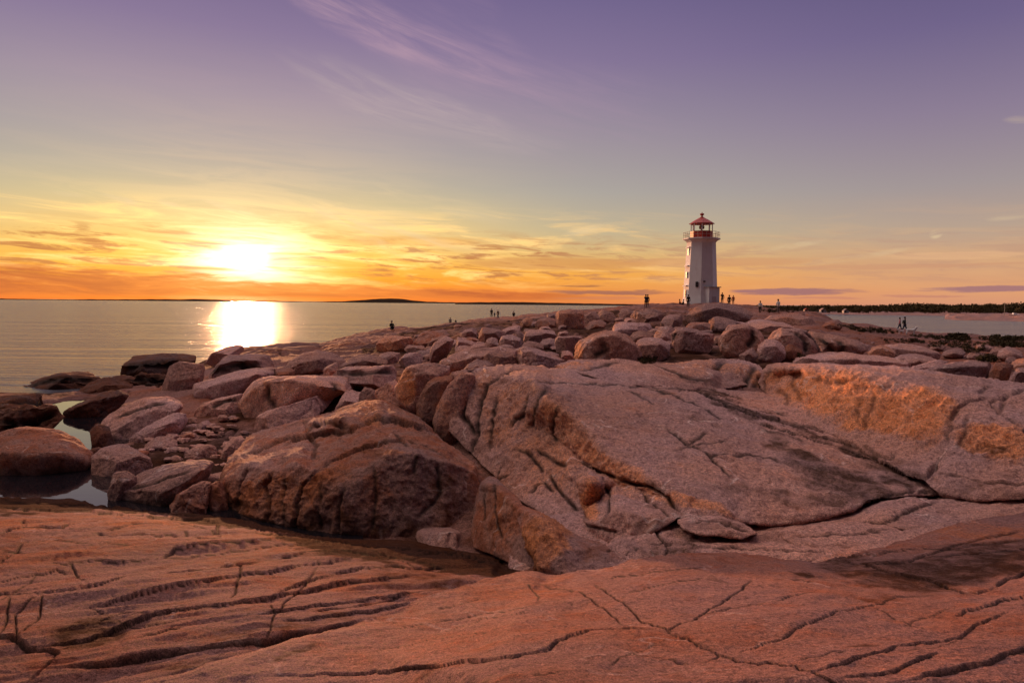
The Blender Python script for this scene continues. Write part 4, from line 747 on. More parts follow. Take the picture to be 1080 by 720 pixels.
BL = [
 ('long dark whale-backed rock at the water on the far left', [(5,416.5),(20,405),(45,396.5),(80,392.5),(95,391),(125,393.5),(122,402),(105,409),(85,418),(50,419.5),(20,419)], [(35,405),(70,401),(105,402)], dict(D=37.5, mat=G_DARK, dep=.35, stain_shade=.25, rust=.25, group=SH, cracks=[([(30,404),(60,400),(100,398)], .12, .2)])),
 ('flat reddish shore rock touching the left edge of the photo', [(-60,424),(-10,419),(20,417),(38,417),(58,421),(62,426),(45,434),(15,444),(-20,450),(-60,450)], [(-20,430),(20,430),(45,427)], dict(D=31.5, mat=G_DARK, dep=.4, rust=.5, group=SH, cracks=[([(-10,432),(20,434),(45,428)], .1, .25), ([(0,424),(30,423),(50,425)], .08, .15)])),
 ('dark broken rock under the flat reddish shore rock', [(-30,440),(0,436),(40,429),(62,428),(70,436),(60,442),(48,449),(20,458),(-30,470)], [(0,448),(40,440)], dict(D=28.5, mat=G_DARK, dep=.3, stain_shade=.5, group=SH, amp=2, cracks=[([(0,444),(30,442),(58,436)], .1, .25), ([(0,452),(25,448),(45,443)], .1, .2)])),
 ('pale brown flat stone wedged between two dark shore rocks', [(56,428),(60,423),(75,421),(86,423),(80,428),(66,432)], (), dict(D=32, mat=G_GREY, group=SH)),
 ('dark lump leaning on the whale-backed shore rock', [(78,418),(92,406),(104,400),(120,395),(140,396),(148,402),(136,409),(112,418),(90,424)], [(100,410),(125,404)], dict(D=33.5, mat=G_DARK, dep=.5, stain_shade=.2, group=SH)),
 ('slender smooth brown rock rising right above the bright tide pool', [(56,438),(80,430),(100,421),(116,412),(130,405.5),(137,409),(130,422),(118,432),(100,438),(80,442),(64,443)], [(85,436),(115,422)], dict(D=28.8, mat=G_DARK, dep=.45, amp=1, group=SH, stain_shade=.1)),
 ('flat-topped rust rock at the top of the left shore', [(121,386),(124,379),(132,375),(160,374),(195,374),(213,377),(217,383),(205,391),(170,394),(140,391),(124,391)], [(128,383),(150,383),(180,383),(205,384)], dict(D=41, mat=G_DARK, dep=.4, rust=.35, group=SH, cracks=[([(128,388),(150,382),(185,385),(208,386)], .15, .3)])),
 ('dark layered rock under the flat-topped rust rock', [(122,402),(140,396),(165,390),(182,389),(184,402),(178,413),(164,419),(140,421),(126,414)], [(140,406),(165,404)], dict(D=34.5, mat=G_DARK, dep=.4, stain_shade=.45, group=SH, amp=2, cracks=[([(130,408),(150,404),(178,402)], .1, .25), ([(135,398),(160,397),(180,395)], .1, .25)])),
 ('large pale lavender boulder shaped like a slanting cushion', [(167,417.5),(174,400),(180,384),(188,381),(212,381.5),(216,385),(213,405),(204,413),(190,418),(178,419)], [(178,402),(195,399),(210,398)], dict(D=32, dep=.35, sm=4, amp=.6, group=RB, res=38)),
 ('reddish block just right of the pale cushion-shaped boulder', [(217,400),(217,385),(226,377),(250,373),(280,376),(302,383),(290,388),(262,391),(245,397),(225,401)], [(220,388),(250,385),(280,385)], dict(D=34, dep=.45, group=HL, cracks=[([(253,381),(256,386),(252,390)], .08, .2), ([(220,391),(250,385),(275,387)], .06, .12)])),
 ('pointed rock standing against the sun glitter on the water', [(216,379),(222,374),(235,368),(250,364),(261,363),(262,367.5),(252,372),(235,378),(222,382)], (), dict(D=44, dep=.3, group=HL, rust=.3)),
 ('long pale slab with a rounded snout pointing left', [(200,409),(204,405),(216,402),(240,394),(268,388),(290,387.5),(303,392),(290,401),(262,410),(240,419),(218,423),(212,420),(213,411)], [(214,409),(240,402),(270,395)], dict(D=28.5, dep=.4, sm=4, amp=.6, group=HL, cracks=[([(290,391),(295,396),(290,400)], .06, .12)])),
 ('small rock at the top end of the long pale slab', [(284,400),(288,390),(300,387),(312,390),(308,398),(295,403)], (), dict(D=29.5, group=HL)),
 ('broad ochre boulder with a smooth lavender top above the split boulder', [(252,428),(258,414),(266,404),(278,397),(310,396),(345,396.5),(372,399),(384,405),(372,411),(345,413),(320,423),(300,434),(280,442),(260,440)], [(262,420),(280,404),(305,402),(345,404),(370,407)], dict(D=23.2, dep=.5, sm=3, res=44, rust=.4, group=RB, cracks=[([(283,405),(282,420),(290,430)], .06, .1), ([(352,403),(358,408),(352,412)], .05, .1)])),
 ('low red-brown slab tucked under the broad ochre boulder', [(257,452),(268,441),(290,432),(320,424),(352,412),(366,412),(350,425),(320,438),(292,448),(274,458),(262,459)], [(275,446),(310,433)], dict(D=21.5, dep=.4, rust=.1, group=RB)),
 ('small dark rock in the hollow behind the ridge-like top of the split boulder', [(352,428),(360,416),(372,410),(384,412),(388,422),(376,430)], (), dict(D=22.2, group=RB, stain_shade=.2)),
 ('small brown rock between that hollow and the leaning blocks', [(378,428),(380,414),(388,407),(397,408),(400,420),(394,430)], (), dict(D=21.8, group=RB)),
 ('lavender slab with a dark undercut below the long pale slab', [(203,445),(208,432),(222,421),(240,411),(256,409),(256,420),(266,432),(262,443),(242,450),(222,445),(212,448)], [(215,438),(235,432),(258,434)], dict(D=24.2, dep=.6, group=RB, cracks=[([(222,428),(235,422),(250,420)], .05, .1)])),
 ('big flat lavender slab sloping down to the bright tide pool', [(106,450),(108,444),(115,436),(135,425),(150,418.5),(178,419),(190,424),(193,430),(178,437),(155,450),(137,460),(121,466),(111,463)], [(112,456),(133,453),(160,441),(188,429)], dict(D=23.2, dep=.7, group=RB, res=44, amp=.7, cracks=[([(120,440),(150,430),(175,425)], .03, .05)])),
 ('long rounded stone lying along the underside of the big flat slab', [(133,466),(142,457),(165,444),(186,434),(200,433),(203,440),(190,452),(168,463),(146,471),(136,471)], [(150,460),(180,446)], dict(D=22, dep=.5, sm=4, amp=.7, group=RB)),
 ('rounded lavender boulder, size of an armchair, amid the pool-side rubble', [(149,477),(156,466),(168,459),(180,459.5),(188,467),(189,476),(178,480),(158,482)], [(160,472),(180,470)], dict(D=20.8, dep=.6, sm=4, amp=.7, group=RB, mat=G_GREY)),
 ('cracked stone between the armchair-sized boulder and the small pale wedge', [(187,464),(192,456),(202,454),(212,460),(208,468),(196,472)], (), dict(D=21.6, group=RB, mat=G_GREY)),
 ('small pale wedge-shaped stone', [(206,468),(214,463),(226,458),(232,459),(231,465),(220,470),(208,472)], (), dict(D=21.3, group=RB, mat=G_GREY)),
 ('small tilted stone above the small pale wedge', [(195,450),(200,446),(214,447),(216,454),(208,458),(197,456)], (), dict(D=22.8, group=RB)),
 ('lavender stone directly under the undercut slab', [(206,446),(214,440),(224,444),(222,456),(212,457),(206,452)], (), dict(D=22.6, group=RB)),
 ('pyramid-shaped boulder with a pale wet band, standing in the pool', [(89,492),(96,483),(106,473),(120,467),(136,469),(150,479),(160,486),(156,492),(140,500),(118,505),(98,503)], [(96,490),(120,489),(152,488)], dict(D=18.2, dep=.5, group=RB, mat=G_GREY)),
 ('narrow upright rock between the pyramid boulder and the long tilted slab', [(109,519),(117,503),(124,496),(134,495),(146,497),(144,507),(128,528),(118,531),(111,526)], [(118,512),(132,503)], dict(D=16.6, dep=.5, group=RB, mat=G_GREY)),
 ('long tilted slab with a pale flat top and black underside beside the pool', [(123,523),(130,512),(144,501),(160,494),(190,487),(214,484.5),(224,488),(223,498),(204,509),(182,520),(178,530),(155,537),(132,533),(124,528)], [(126,524),(150,524),(177,522),(184,515),(215,493)], dict(D=16.3, dep=.75, group=RB, mat=G_GREY, res=46, amp=.7, cracks=[([(135,515),(165,508),(200,497)], .02, .04, .01)], stains=[(150,532,40,7,.8), (185,528,20,10,.8)])),
 ('dark knobbly rock under the right end of the long tilted slab', [(176,530),(184,521),(200,512),(214,506),(223,508),(224,522),(222,541),(204,546),(186,541)], [(190,525),(210,515)], dict(D=15.4, dep=.5, group=RB, stain_shade=.35, amp=1.4)),
 ('dark rock squeezed between the knobbly rock and the huge split boulder', [(219,535),(221,512),(228,506),(238,510),(242,530),(236,540),(226,541)], (), dict(D=15.3, group=RB, stain_shade=.4)),
 ('thin stone leaning above the dark squeezed rock', [(214,508),(222,500),(236,497),(240,503),(236,510),(222,512)], (), dict(D=16.8, group=RB)),
 ('cracked lavender rock just above the long tilted slab', [(188,487),(196,477),(208,471),(222,470),(231,476),(231,487),(224,492),(212,485),(198,490)], [(200,482),(222,478)], dict(D=18.6, dep=.6, group=RB, mat=G_GREY, amp=1.4)),
 ('leaning triangular rock close to the shoulder of the split boulder', [(232,484),(236,472),(244,462),(253,456),(259,458),(258,470),(250,479),(240,484)], [(242,472),(254,466)], dict(D=18.6, group=RB)),
 ('round grey stone against the shoulder of the split boulder', [(239,489),(240,481),(246,477.5),(253,479),(251,487),(244,491)], (), dict(D=17.4, group=RB, mat=G_GREY, sm=5)),
 ('great dark-footed boulder at the left edge beside the pool', [(-70,492),(-50,475),(-20,466),(0,459),(14,451),(32,447.5),(48,448),(62,453),(80,463),(94,470),(99,478),(90,489),(76,498),(60,504),(30,503),(-20,503),(-60,503)], [(-40,482),(0,478),(28,474),(55,474),(78,482),(70,495)], dict(D=19, dep=.4, group=RB, res=50, sm=3, rust=.15, mat=G_B1, stains=[(30,500,80,9,.7)])),
 ('dark triangular rock dipping into the bright tide pool', [(92,452),(98,447),(106,446),(114,450),(122,466),(112,474),(98,468)], (), dict(D=24, mat=G_DARK, group=RB)),
 ('dark rock at the rim between the great left boulder and the pyramid boulder', [(84,478),(96,470),(108,470),(112,478),(100,490),(88,492)], (), dict(D=19.6, mat=G_DARK, group=RB)),
 # leaning blocks next to the slab
 ('orange-faced leaning block, first of the row beside the great slab', [(416,412),(421,398),(426,389),(432,384),(455,383),(478,388),(470,398),(458,408),(448,422),(438,431),(431,430),(424,421)], [(431,387),(437,392),(444,396),(458,398),(440,418)], dict(D=18.6, dep=.5, thick=.5, group='leaning blocks beside the great slab', rust_glow=[(428,408,14,24,.9)], res=40, sm=2)),
 ('second leaning block of the row, narrow and plain', [(437,431),(444,414),(452,402),(466,396),(480,394),(486,398),(472,420),(460,438),(452,444),(444,439)], [(452,408),(462,403),(474,402),(455,430)], dict(D=18.1, dep=.45, thick=.5, group='leaning blocks beside the great slab', rust=.3, res=40)),
 ('third and tallest leaning block, touching the great slab', [(455,444),(462,424),(474,404),(484,394),(494,390),(503,392),(500,404),(492,420),(484,440),(478,462),(466,456)], [(470,424),(484,400),(494,396),(474,446)], dict(D=17.6, dep=.4, thick=.5, group='leaning blocks beside the great slab', rust=.45, res=40)),
 ('rounded brown rock at the foot of the orange-faced leaning block', [(396,419),(398,408),(406,402),(416,400),(422,408),(428,424),(432,434),(420,434),(405,428)], [(405,412),(416,410)], dict(D=19.6, rust=.35, group='leaning blocks beside the great slab')),
 ('small pointed stone at the back corner of the great slab', [(487,392),(492,385),(503,379.5),(514,381),(522,386.5),(510,390)], (), dict(D=21, mat=G_GREY)),
 # mid headland, left of centre
 ('low triangular hump above the broad ochre boulder', [(356,388),(363,382),(374,374.5),(390,373.5),(408,380),(411,386),(390,389),(366,389)], [(366,385),(385,381),(404,383)], dict(sm=4, group=HL)),
 ('flat layered slab between the triangular hump and the orange block', [(340,394),(352,388),(380,387),(416,385.5),(420,390),(419,400),(405,405),(375,401),(352,399)], [(350,392),(385,391),(416,390)], dict(group=HL, D=25.5, dep=.5, cracks=[([(350,394),(380,393),(416,392)], .04, .1)])),
 ('low reddish dome on the slope left of the triangular hump', [(298,392),(306,380),(318,371),(334,368.5),(350,372),(366,380),(350,388),(325,393),(305,396)], [(315,382),(340,378)], dict(sm=5, group=HL, dep=.8)),
 ('thin splinter of pale rock on the reddish dome', [(340,391),(346,384),(355,381),(357,386),(350,392),(343,395)], (), dict(D=27.5, mat=G_GREY, group=HL)),
 ('dark ochre loaf-shaped block on the open slope', [(397,367),(399,360),(404,355.5),(418,354.5),(432,355.5),(435,361),(430,367),(412,369.5),(402,369.5)], [(401,362),(415,358.5),(431,359)], dict(group=HL, rust=.6, dep=.3)),
 ('low slab behind the loaf-shaped block', [(432,366),(434,356),(448,350),(470,347),(478,349),(462,357),(452,366),(440,369)], [(445,359),(465,352)], dict(group=HL, dep=.5)),
 ('lone cracked rock just below the loaf-shaped block', [(420,384),(420,377),(428,372.5),(442,372),(447,378),(444,384),(430,386.5)], [(424,378),(440,377)], dict(group=HL, rust=.2)),
 ('flat rock left of the lone cracked rock', [(398,379),(402,373),(416,370.5),(424,373),(420,380),(408,382)], (), dict(group=HL)),
 ('broad tilted flake in the middle of the boulder field', [(451,369),(458,362),(470,354),(480,350),(482,356),(474,364),(468,374),(462,380),(455,376)], [(460,369),(474,358)], dict(group=HL)),
 ('thin pale flake left of the broad tilted flake', [(449,366),(456,358),(470,352),(474,354),(462,362),(453,369)], (), dict(group=HL, mat=G_GREY)),
 ('triangular block right of the broad tilted flake', [(478,366),(480,356),(488,354),(498,358),(508,365),(502,370),(484,371)], [(484,361),(498,363)], dict(group=HL, rust=.2)),
 ('tall dark-sided block with a leaning top', [(484,353),(494,346),(501,343.5),(504,349),(503,357),(490,357)], (), dict(group=HL, stain_shade=.2)),
 ('wide grey rock in the belt of broken boulders', [(503,352),(508,346),(520,345),(531,350),(533,357),(522,362),(508,361)], [(510,352),(525,352)], dict(group=HL)),
 ('small peaked rock in front of the wide grey rock', [(511,364),(514,358),(520,354.5),(527,360),(525,367),(514,367)], (), dict(group=HL)),
 ('pale broken rock in the belt, right of the peaked one', [(526,363),(529,355),(540,353),(551,358),(552,365),(540,367.5)], [(532,358),(546,359)], dict(group=HL)),
 ('upright block with an orange left side at the end of the belt', [(538,355),(546,349),(551,350),(552,362),(549,366),(541,364)], (), dict(group=HL, rust_glow=[(541,358,5,9,.8)])),
 ('narrow bar of rock lying across the top of the belt', [(528,349),(536,345),(550,343),(551,348),(540,352),(530,353)], (), dict(group=HL)),
 ('long flat-fronted slab right of the belt', [(552,361),(552,351),(560,348.5),(585,348),(592,351),(590,357),(578,361.5),(566,363)], [(554,353),(572,352),(589,353)], dict(group=HL, D=44, dep=.5)),
 ('rounded cap of rock beside the long flat-fronted slab', [(569,363),(572,358),(582,356),(589,359),(588,365),(578,367)], (), dict(group=HL, sm=4)),
 ('rock with a pale ledge below the long flat-fronted slab', [(549,370),(553,362),(560,359),(572,363),(573,369),(562,372)], (), dict(group=HL, mat=G_GREY)),
 ('long low boulder with its left end near the leaning blocks', [(461,385),(472,377),(486,370),(502,366),(522,366),(548,370),(545,377),(520,384),(500,389),(480,390)], [(478,382),(500,376),(525,372)], dict(group=HL, D=25, dep=.35, sm=3, rust=.15)),
 ('dark ochre boulder in front of the long low boulder', [(509,380),(514,372),(522,369),(535,370),(543,374),(544,383),(538,388.5),(522,388)], [(514,376),(526,374),(542,378)], dict(group=HL, D=24, dep=.3, rust=.5, stain_shade=.1)),
 ('long smooth boulder tapering right, behind the crest of the great slab', [(541,378),(548,369),(560,367),(575,370.5),(590,377),(599,382),(592,388),(562,390),(545,388)], [(546,376),(565,374),(590,383)], dict(group=HL, D=24, dep=.4, stain_shade=.1)),
 ('boulder with its left end cut square, left of the great round boulder', [(586,368),(587,357),(592,353.5),(610,353.5),(618,357),(614,364),(606,370),(592,371)], [(590,357),(605,357),(615,359)], dict(group=HL)),
 ('knob of rock before the square-cut boulder', [(592,370),(593,363),(598,360.5),(604,364),(604,370)], (), dict(group=HL, sm=4)),
 ('small rock under that knob', [(590,378),(592,371),(600,369),(606,373),(605,380)], (), dict(group=HL)),
 ('pale flake beside the small rocks', [(574,380),(572,373),(580,370),(590,374),(592,380)], (), dict(group=HL, mat=G_GREY)),
 ('great round boulder with a glowing left shoulder, in front of the lighthouse hill', [(604,377),(604,367),(611,358),(624,353),(634,350),(650,349.5),(662,353),(670,361),(678,373),(680,383),(650,384),(620,381)], [(612,374),(616,364),(630,356),(650,354),(664,362)], dict(group=HL, D=27.5, dep=.3, sm=4, res=46, rust_glow=[(607,370,9,14,.95)], cracks=[([(626,376),(640,368),(634,362)], .04, .06)])),
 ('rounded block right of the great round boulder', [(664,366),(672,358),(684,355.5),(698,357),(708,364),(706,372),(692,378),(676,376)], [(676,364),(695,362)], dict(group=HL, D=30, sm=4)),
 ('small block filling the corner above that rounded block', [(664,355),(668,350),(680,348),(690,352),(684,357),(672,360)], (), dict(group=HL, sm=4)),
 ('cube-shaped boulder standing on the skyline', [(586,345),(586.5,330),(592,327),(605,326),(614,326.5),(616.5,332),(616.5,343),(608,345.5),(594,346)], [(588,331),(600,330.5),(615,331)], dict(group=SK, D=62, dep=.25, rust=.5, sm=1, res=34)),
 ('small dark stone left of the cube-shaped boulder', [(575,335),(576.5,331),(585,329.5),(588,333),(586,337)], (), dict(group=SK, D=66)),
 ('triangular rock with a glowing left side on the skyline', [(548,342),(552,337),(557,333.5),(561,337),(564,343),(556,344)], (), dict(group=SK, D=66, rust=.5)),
 ('low rock at the foot of the cube-shaped boulder, on its left', [(564,343),(568,337),(576,334),(587,337),(587,345),(574,346)], (), dict(group=SK, D=63)),
 ('rock just right of the cube-shaped boulder', [(615,340),(617,330),(624,327),(631,329),(632,338),(622,342)], (), dict(group=SK, D=66)),
 ('wide dark-topped skyline rock, second to the right of the cube', [(629,338),(630,329),(638,325.5),(647,329),(650,335),(642,339.5)], (), dict(group=SK, D=64)),
 ('low rock under the two rocks right of the cube', [(618,346),(622,339),(632,337),(640,341),(636,345)], (), dict(group=SK, D=58)),
 ('split square block in front of the lighthouse hill', [(707,352),(713,346),(722,345),(740,348),(753,352),(753,362),(748,367),(735,371),(720,368),(710,365)], [(712,352),(722,349.5),(750,355)], dict(group=HL, D=36, dep=.35, sm=3, cracks=[([(711,350),(708,358)], .06, .1)])),
 ('rounded block left of the split square block', [(689,358),(691,349),(698,344),(708,344),(713,348),(710,361),(700,363)], (), dict(group=HL, D=37, sm=4, rust_glow=[(694,352,6,8,.5)])),
 ('great rounded boulder with a crack down its right side', [(757,362),(759,351),(764,344),(774,341.5),(788,342.5),(797,346),(806,353),(808,360),(798,367),(786,373),(776,374),(764,369)], [(764,354),(772,347),(788,348),(798,355)], dict(group=HL, D=33, sm=4, dep=.3, res=44, cracks=[([(795,347),(796,357),(788,366)], .06, .12)])),
 ('round-ended stone above and left of the great rounded boulder', [(747,347),(748,338),(755,333.5),(766,335),(778,340),(772,345),(760,349)], [(752,342)], dict(group=HL, D=48, sm=4, rust_glow=[(750,341,5,7,.8)])),
 ('rounded boulder low on the right of the great rounded one', [(798,374),(800,364),(808,357.5),(819,358),(827,365),(829,374),(820,380),(806,379)], [(806,366),(818,365)], dict(group=HL, D=30.5, sm=4)),
 ('boulder squeezed against the smooth outcrop', [(822,372),(822,361),(830,357),(840,360),(846,370),(840,379),(830,377)], (), dict(group=HL, D=32, sm=3, stain_shade=.1)),
 ('small stone at the foot of the great rounded boulder', [(779,375),(785,368),(794,367),(800,373),(796,379),(784,380)], (), dict(group=HL, D=30)),
 ('tall smooth outcrop with curved cracks, right of the boulder field', [(808,358),(814,349),(826,345),(840,346),(852,350),(860,358),(866,372),(850,378),(836,376),(826,366)], [(820,354),(840,353),(856,364)], dict(group=RT, D=35, sm=3, dep=.4, cracks=[([(838,349),(850,358),(852,372)], .06, .15), ([(850,349),(864,360),(872,371)], .06, .15)])),
 ('smooth sloping rock with two long curved cracks', [(846,352),(858,349),(878,352),(900,358),(918,364),(905,372),(880,374),(862,373)], [(865,359),(890,363)], dict(group=RT, D=36, sm=3, dep=.5, cracks=[([(863,353),(872,364),(880,373)], .06, .15), ([(885,358),(890,366),(886,373)], .05, .1)])),
 ('long flat sheet of rock right behind the orange ledge', [(836,386),(840,377),(855,373),(885,371.5),(925,375),(960,383),(968,388),(930,391),(880,389)], [(850,379),(890,377),(940,383)], dict(group=RT, D=26.5, dep=.6, sm=3)),
 ('ochre wedge boulder amid the smooth rocks on the right', [(916,372),(921,366.5),(930,364),(940,366),(944,372),(938,379),(928,378.5)], [(924,370),(936,369)], dict(group=RT, D=31, rust=.55)),
 ('long smooth whale-backed rock right of the ochre wedge boulder', [(924,371),(932,364),(950,361.5),(972,365),(990,371),(994,375),(980,379),(955,377),(938,375)], [(940,367),(970,370)], dict(group=RT, D=34, sm=5, amp=.6)),
 ('lower smooth rock in front of the long whale-backed one', [(940,379),(950,373),(968,373),(984,377),(990,380),(975,385),(950,385)], (), dict(group=RT, D=29, sm=5, amp=.6)),
 ('small pale stone at the toe of the ochre wedge boulder', [(938,384),(942,379),(952,377.5),(960,381),(955,385)], (), dict(group=RT, D=28.5, mat=G_GREY, sm=4)),
 ('smooth oval pale boulder sitting in dark scrub', [(992,374),(996,370),(1006,367),(1014,367.5),(1019,372),(1016,376),(1002,376.5)], (), dict(group=RT, D=35, sm=6, amp=.5, mat=G_GREY)),
 ('thin oval stone left of and above the smooth oval boulder', [(979,367),(984,363.5),(992,363),(999,365.5),(994,368.5),(985,369)], (), dict(group=RT, D=44, sm=5, mat=G_GREY)),
 ('pale stone right of the smooth oval boulder', [(1019,376),(1021,372),(1030,371),(1040,373),(1038,377.5),(1028,379)], (), dict(group=RT, D=34, sm=4, mat=G_GREY)),
 ('thin flat slab in the scrub near the right edge', [(1026,366),(1030,363),(1042,363),(1050,366),(1042,369),(1032,369.5)], (), dict(group=RT, D=44, mat=G_GREY)),
 ('large loaf-shaped pinkish boulder by the right edge', [(1051,375),(1053,369),(1060,366),(1070,366.5),(1078,371),(1080,376),(1068,379),(1056,378)], (), dict(group=RT, D=33.5, sm=5, amp=.5)),
 ('rock half hidden behind the loaf-shaped pinkish boulder', [(1043,373),(1046,367),(1056,364.5),(1062,367),(1056,372),(1048,375)], (), dict(group=RT, D=36, sm=4)),
 ('small white-topped stone below the loaf-shaped pinkish boulder', [(1060,382),(1062,377),(1070,376),(1073,380),(1068,383)], (), dict(group=RT, D=30, mat=G_GREY)),
 ('ochre-rimmed rock cut by the right edge of the photo', [(1064,385),(1070,379),(1084,376),(1104,379),(1110,388),(1088,390)], (), dict(group=RT, D=28.5, rust=.5)),
 ('thin low slab left of the blocky ridge', [(948,392),(968,385),(990,379.5),(1000,381),(992,388),(975,394)], (), dict(group=RT, D=25.8, dep=.6)),
 ('first and longest block of the ridge behind the orange ledge', [(968,393),(982,388),(1000,382),(1022,379.5),(1043,381),(1044,390),(1040,402),(1010,400),(985,397)], [(992,389),(1015,386),(1040,386)], dict(group='blocks of the ridge behind the orange ledge', D=22, dep=.5, sm=3)),
 ('middle block of the ridge, between two dark vertical cracks', [(1041,402),(1045,390),(1050,382),(1060,382),(1069,385),(1065,395),(1060,405),(1048,405)], [(1052,388),(1064,388)], dict(group='blocks of the ridge behind the orange ledge', D=21.2, dep=.4, sm=3)),
 ('last block of the ridge, cut by the right edge of the photo', [(1062,406),(1068,394),(1074,387),(1090,388),(1130,392),(1135,410),(1090,410)], [(1076,393),(1100,395)], dict(group='blocks of the ridge behind the orange ledge', D=20.4, dep=.4, sm=3)),
 ('mound of bare rock at the foot of the lighthouse', [(722,336),(728,328),(736,323),(744,320.3),(754,319.3),(764,320),(780,323),(790,328),(794,332),(784,337),(760,340),(738,339)], [(738,329),(756,326),(780,331)], dict(group=SK, D=100, dep=.4, sm=4, amp=.6, rust_glow=[(734,329,9,7,.6)])),
 ('small glowing stone left of the mound by the lighthouse', [(727,331),(727.5,325.5),(729.5,324),(731.5,326),(732,331)], (), dict(group=SK, D=96, rust=.95)),
 ('far solitary boulder at the edge of the cove', [(866,345),(870,340.5),(877,337.5),(884,337),(888,340),(888,345),(878,347)], (), dict(group=SK, D=100, sm=3, rust=.2)),
 ('low rock on the hilltop under the pair of standing visitors', [(662,334),(670,328),(682,325.5),(696,327),(706,332),(696,338),(676,339)], (), dict(group=SK, D=85, amp=1.5)),
 ('green-tinged rock between the standing pair and the lighthouse', [(696,342),(702,334),(712,330),(722,332),(720,340),(708,345)], (), dict(group=SK, D=72, stain_shade=.3)),
 ('rock at the left end of the lighthouse hilltop', [(652,332),(656,327),(664,325),(672,328),(670,334),(660,336)], (), dict(group=SK, D=88)),
 ('broad low rock below the hilltop crest', [(640,350),(650,342),(668,338),(686,341),(694,347),(680,352),(660,353)], (), dict(group=SK, D=50, dep=.7)),
 ('hollowed rock below the lighthouse mound', [(722,346),(728,338),(742,338),(750,343),(745,350),(730,352)], (), dict(group=SK, D=56, rust=.2)),
 ('flat slab on the slope right of the lighthouse mound', [(780,342),(800,337),(825,340),(838,346),(820,350),(796,348)], (), dict(group=SK, D=60, dep=.8)),
 ('layered slab right of the slope where two visitors walk', [(800,335),(822,330),(842,331),(858,336),(862,341),(840,343),(815,341)], (), dict(group=SK, D=88, dep=.8)),
]
for lb, ou, br, kw in BL: boulder(lb, ou, br, **kw)
# small infill stones between the digitised boulders
ZON = [('small broken stones jammed between the boulders beside the tide pools', 'small stones among the pool-side boulders', [(100,470),(150,466),(195,445),(262,440),(262,470),(236,500),(222,510),(200,490),(150,487)], 70, (8, 19), 1),
       ('small broken rocks filling the gaps of the boulder belt in mid headland', 'small rocks in the boulder belt', [(440,352),(480,342),(560,340),(600,346),(600,380),(470,382),(430,376)], 62, (11, 24), 0),
       ('small rocks scattered over the slope below the lighthouse', 'small rocks below the lighthouse', [(610,340),(660,328),(735,330),(790,340),(840,346),(820,356),(780,376),(700,382),(680,366),(650,345)], 46, (10, 28), 0),
       ('small worn stones lying in the scrub on the right of the headland', 'small stones in the scrub', [(900,362),(960,356),(1080,362),(1080,380),(1000,384),(900,378)], 16, (6, 13), 2)]
for lb, grp, poly, n, (a, b), md in ZON:
    xs = [p[0] for p in poly]; ys_ = [p[1] for p in poly]; k = 0; tries = 0
    while k < n and tries < 4000:
        tries += 1; x0 = random.uniform(min(xs), max(xs)); y0 = random.uniform(min(ys_), max(ys_))
        if not inpoly(poly, np.array([x0]), np.array([y0]))[0]: continue
        wd = random.uniform(a, b)*(.6+.8*(y0-330)/60 if md != 1 else 1); hh = wd*random.uniform(.22, .42); m = random.randint(6, 8)
        pts = []
        for i in range(m):
            an = 2*math.pi*i/m+random.uniform(-.3, .3); pts.append((x0+math.cos(an)*wd/2*random.uniform(.75, 1.1), y0-hh/2+math.sin(an)*hh/2*random.uniform(.7, 1.1)))
        if Dg(x0, y0) is None: continue
        boulder(lb, pts, (), name='small_rock', cat='rock', group=grp, res=18, sm=0, amp=1.2, rust=random.choice((0, 0, .3)), mat=G_GREY if random.random() < .3 else None); k += 1
# ------------------------------------------------------------------ plain materials
def plain(name, col, rough=.7, metal=0, var=.12, sc_=4.0, spec=.4, bump=.004):
    m, t, p = newmat(name); pos = t.node('ShaderNodeNewGeometry').outputs['Position']
    n = t.noise(pos, sc_, 5, .65); k = t.m('ADD', 1-var, t.m('MULTIPLY', n, 2*var))
    t.put(p.inputs['Base Color'], t.mix(1.0, (*col, 1), t.comb(k, k, k), 'MULTIPLY')); p.inputs['Roughness'].default_value = rough; p.inputs['Metallic'].default_value = metal
    p.inputs['Specular IOR Level'].default_value = spec
    if bump:
        b = t.node('ShaderNodeBump'); b.inputs['Distance'].default_value = bump; b.inputs['Strength'].default_value = .8; t.put(b.inputs['Height'], t.noise(pos, sc_*5, 4)); t.l.new(b.outputs[0], p.inputs['Normal'])
    return m
WHITE, t, p = newmat('white_paint'); pos = t.node('ShaderNodeNewGeometry').outputs['Position']
st_ = t.mr(t.noise(t.vm('MULTIPLY', pos, (1.6, 1.6, .22)), 1.0, 6, .65), .56, .74, 0, .5); k_ = t.noise(pos, 1.3, 6, .6)
t.put(p.inputs['Base Color'], t.mix(st_, t.mix(k_, (.72, .71, .72, 1), (.90, .89, .90, 1)), (.50, .38, .30, 1))); p.inputs['Roughness'].default_value = .65; p.inputs['Specular IOR Level'].default_value = .2
b_ = t.node('ShaderNodeBump'); b_.inputs['Distance'].default_value = .03; t.put(b_.inputs['Height'], t.noise(pos, 5, 5)); t.l.new(b_.outputs[0], p.inputs['Normal'])
RED = plain('red_paint', (.42, .035, .02), .5, var=.2); DARKW = plain('dark_window', (.03, .03, .035), .3); IRON = plain('iron', (.35, .30, .28), .5)
GLASS, t, p = newmat('lantern_glass'); p.inputs['Base Color'].default_value = (.9, .92, .92, 1); p.inputs['Roughness'].default_value = .02; p.inputs['Transmission Weight'].default_value = 1; p.inputs['IOR'].default_value = 1.02
def empty(name, loc, rz=0):
    o = bpy.data.objects.new(name, None); COL.objects.link(o); o.location = loc; o.rotation_euler[2] = rz; o.empty_display_size = .1; return o
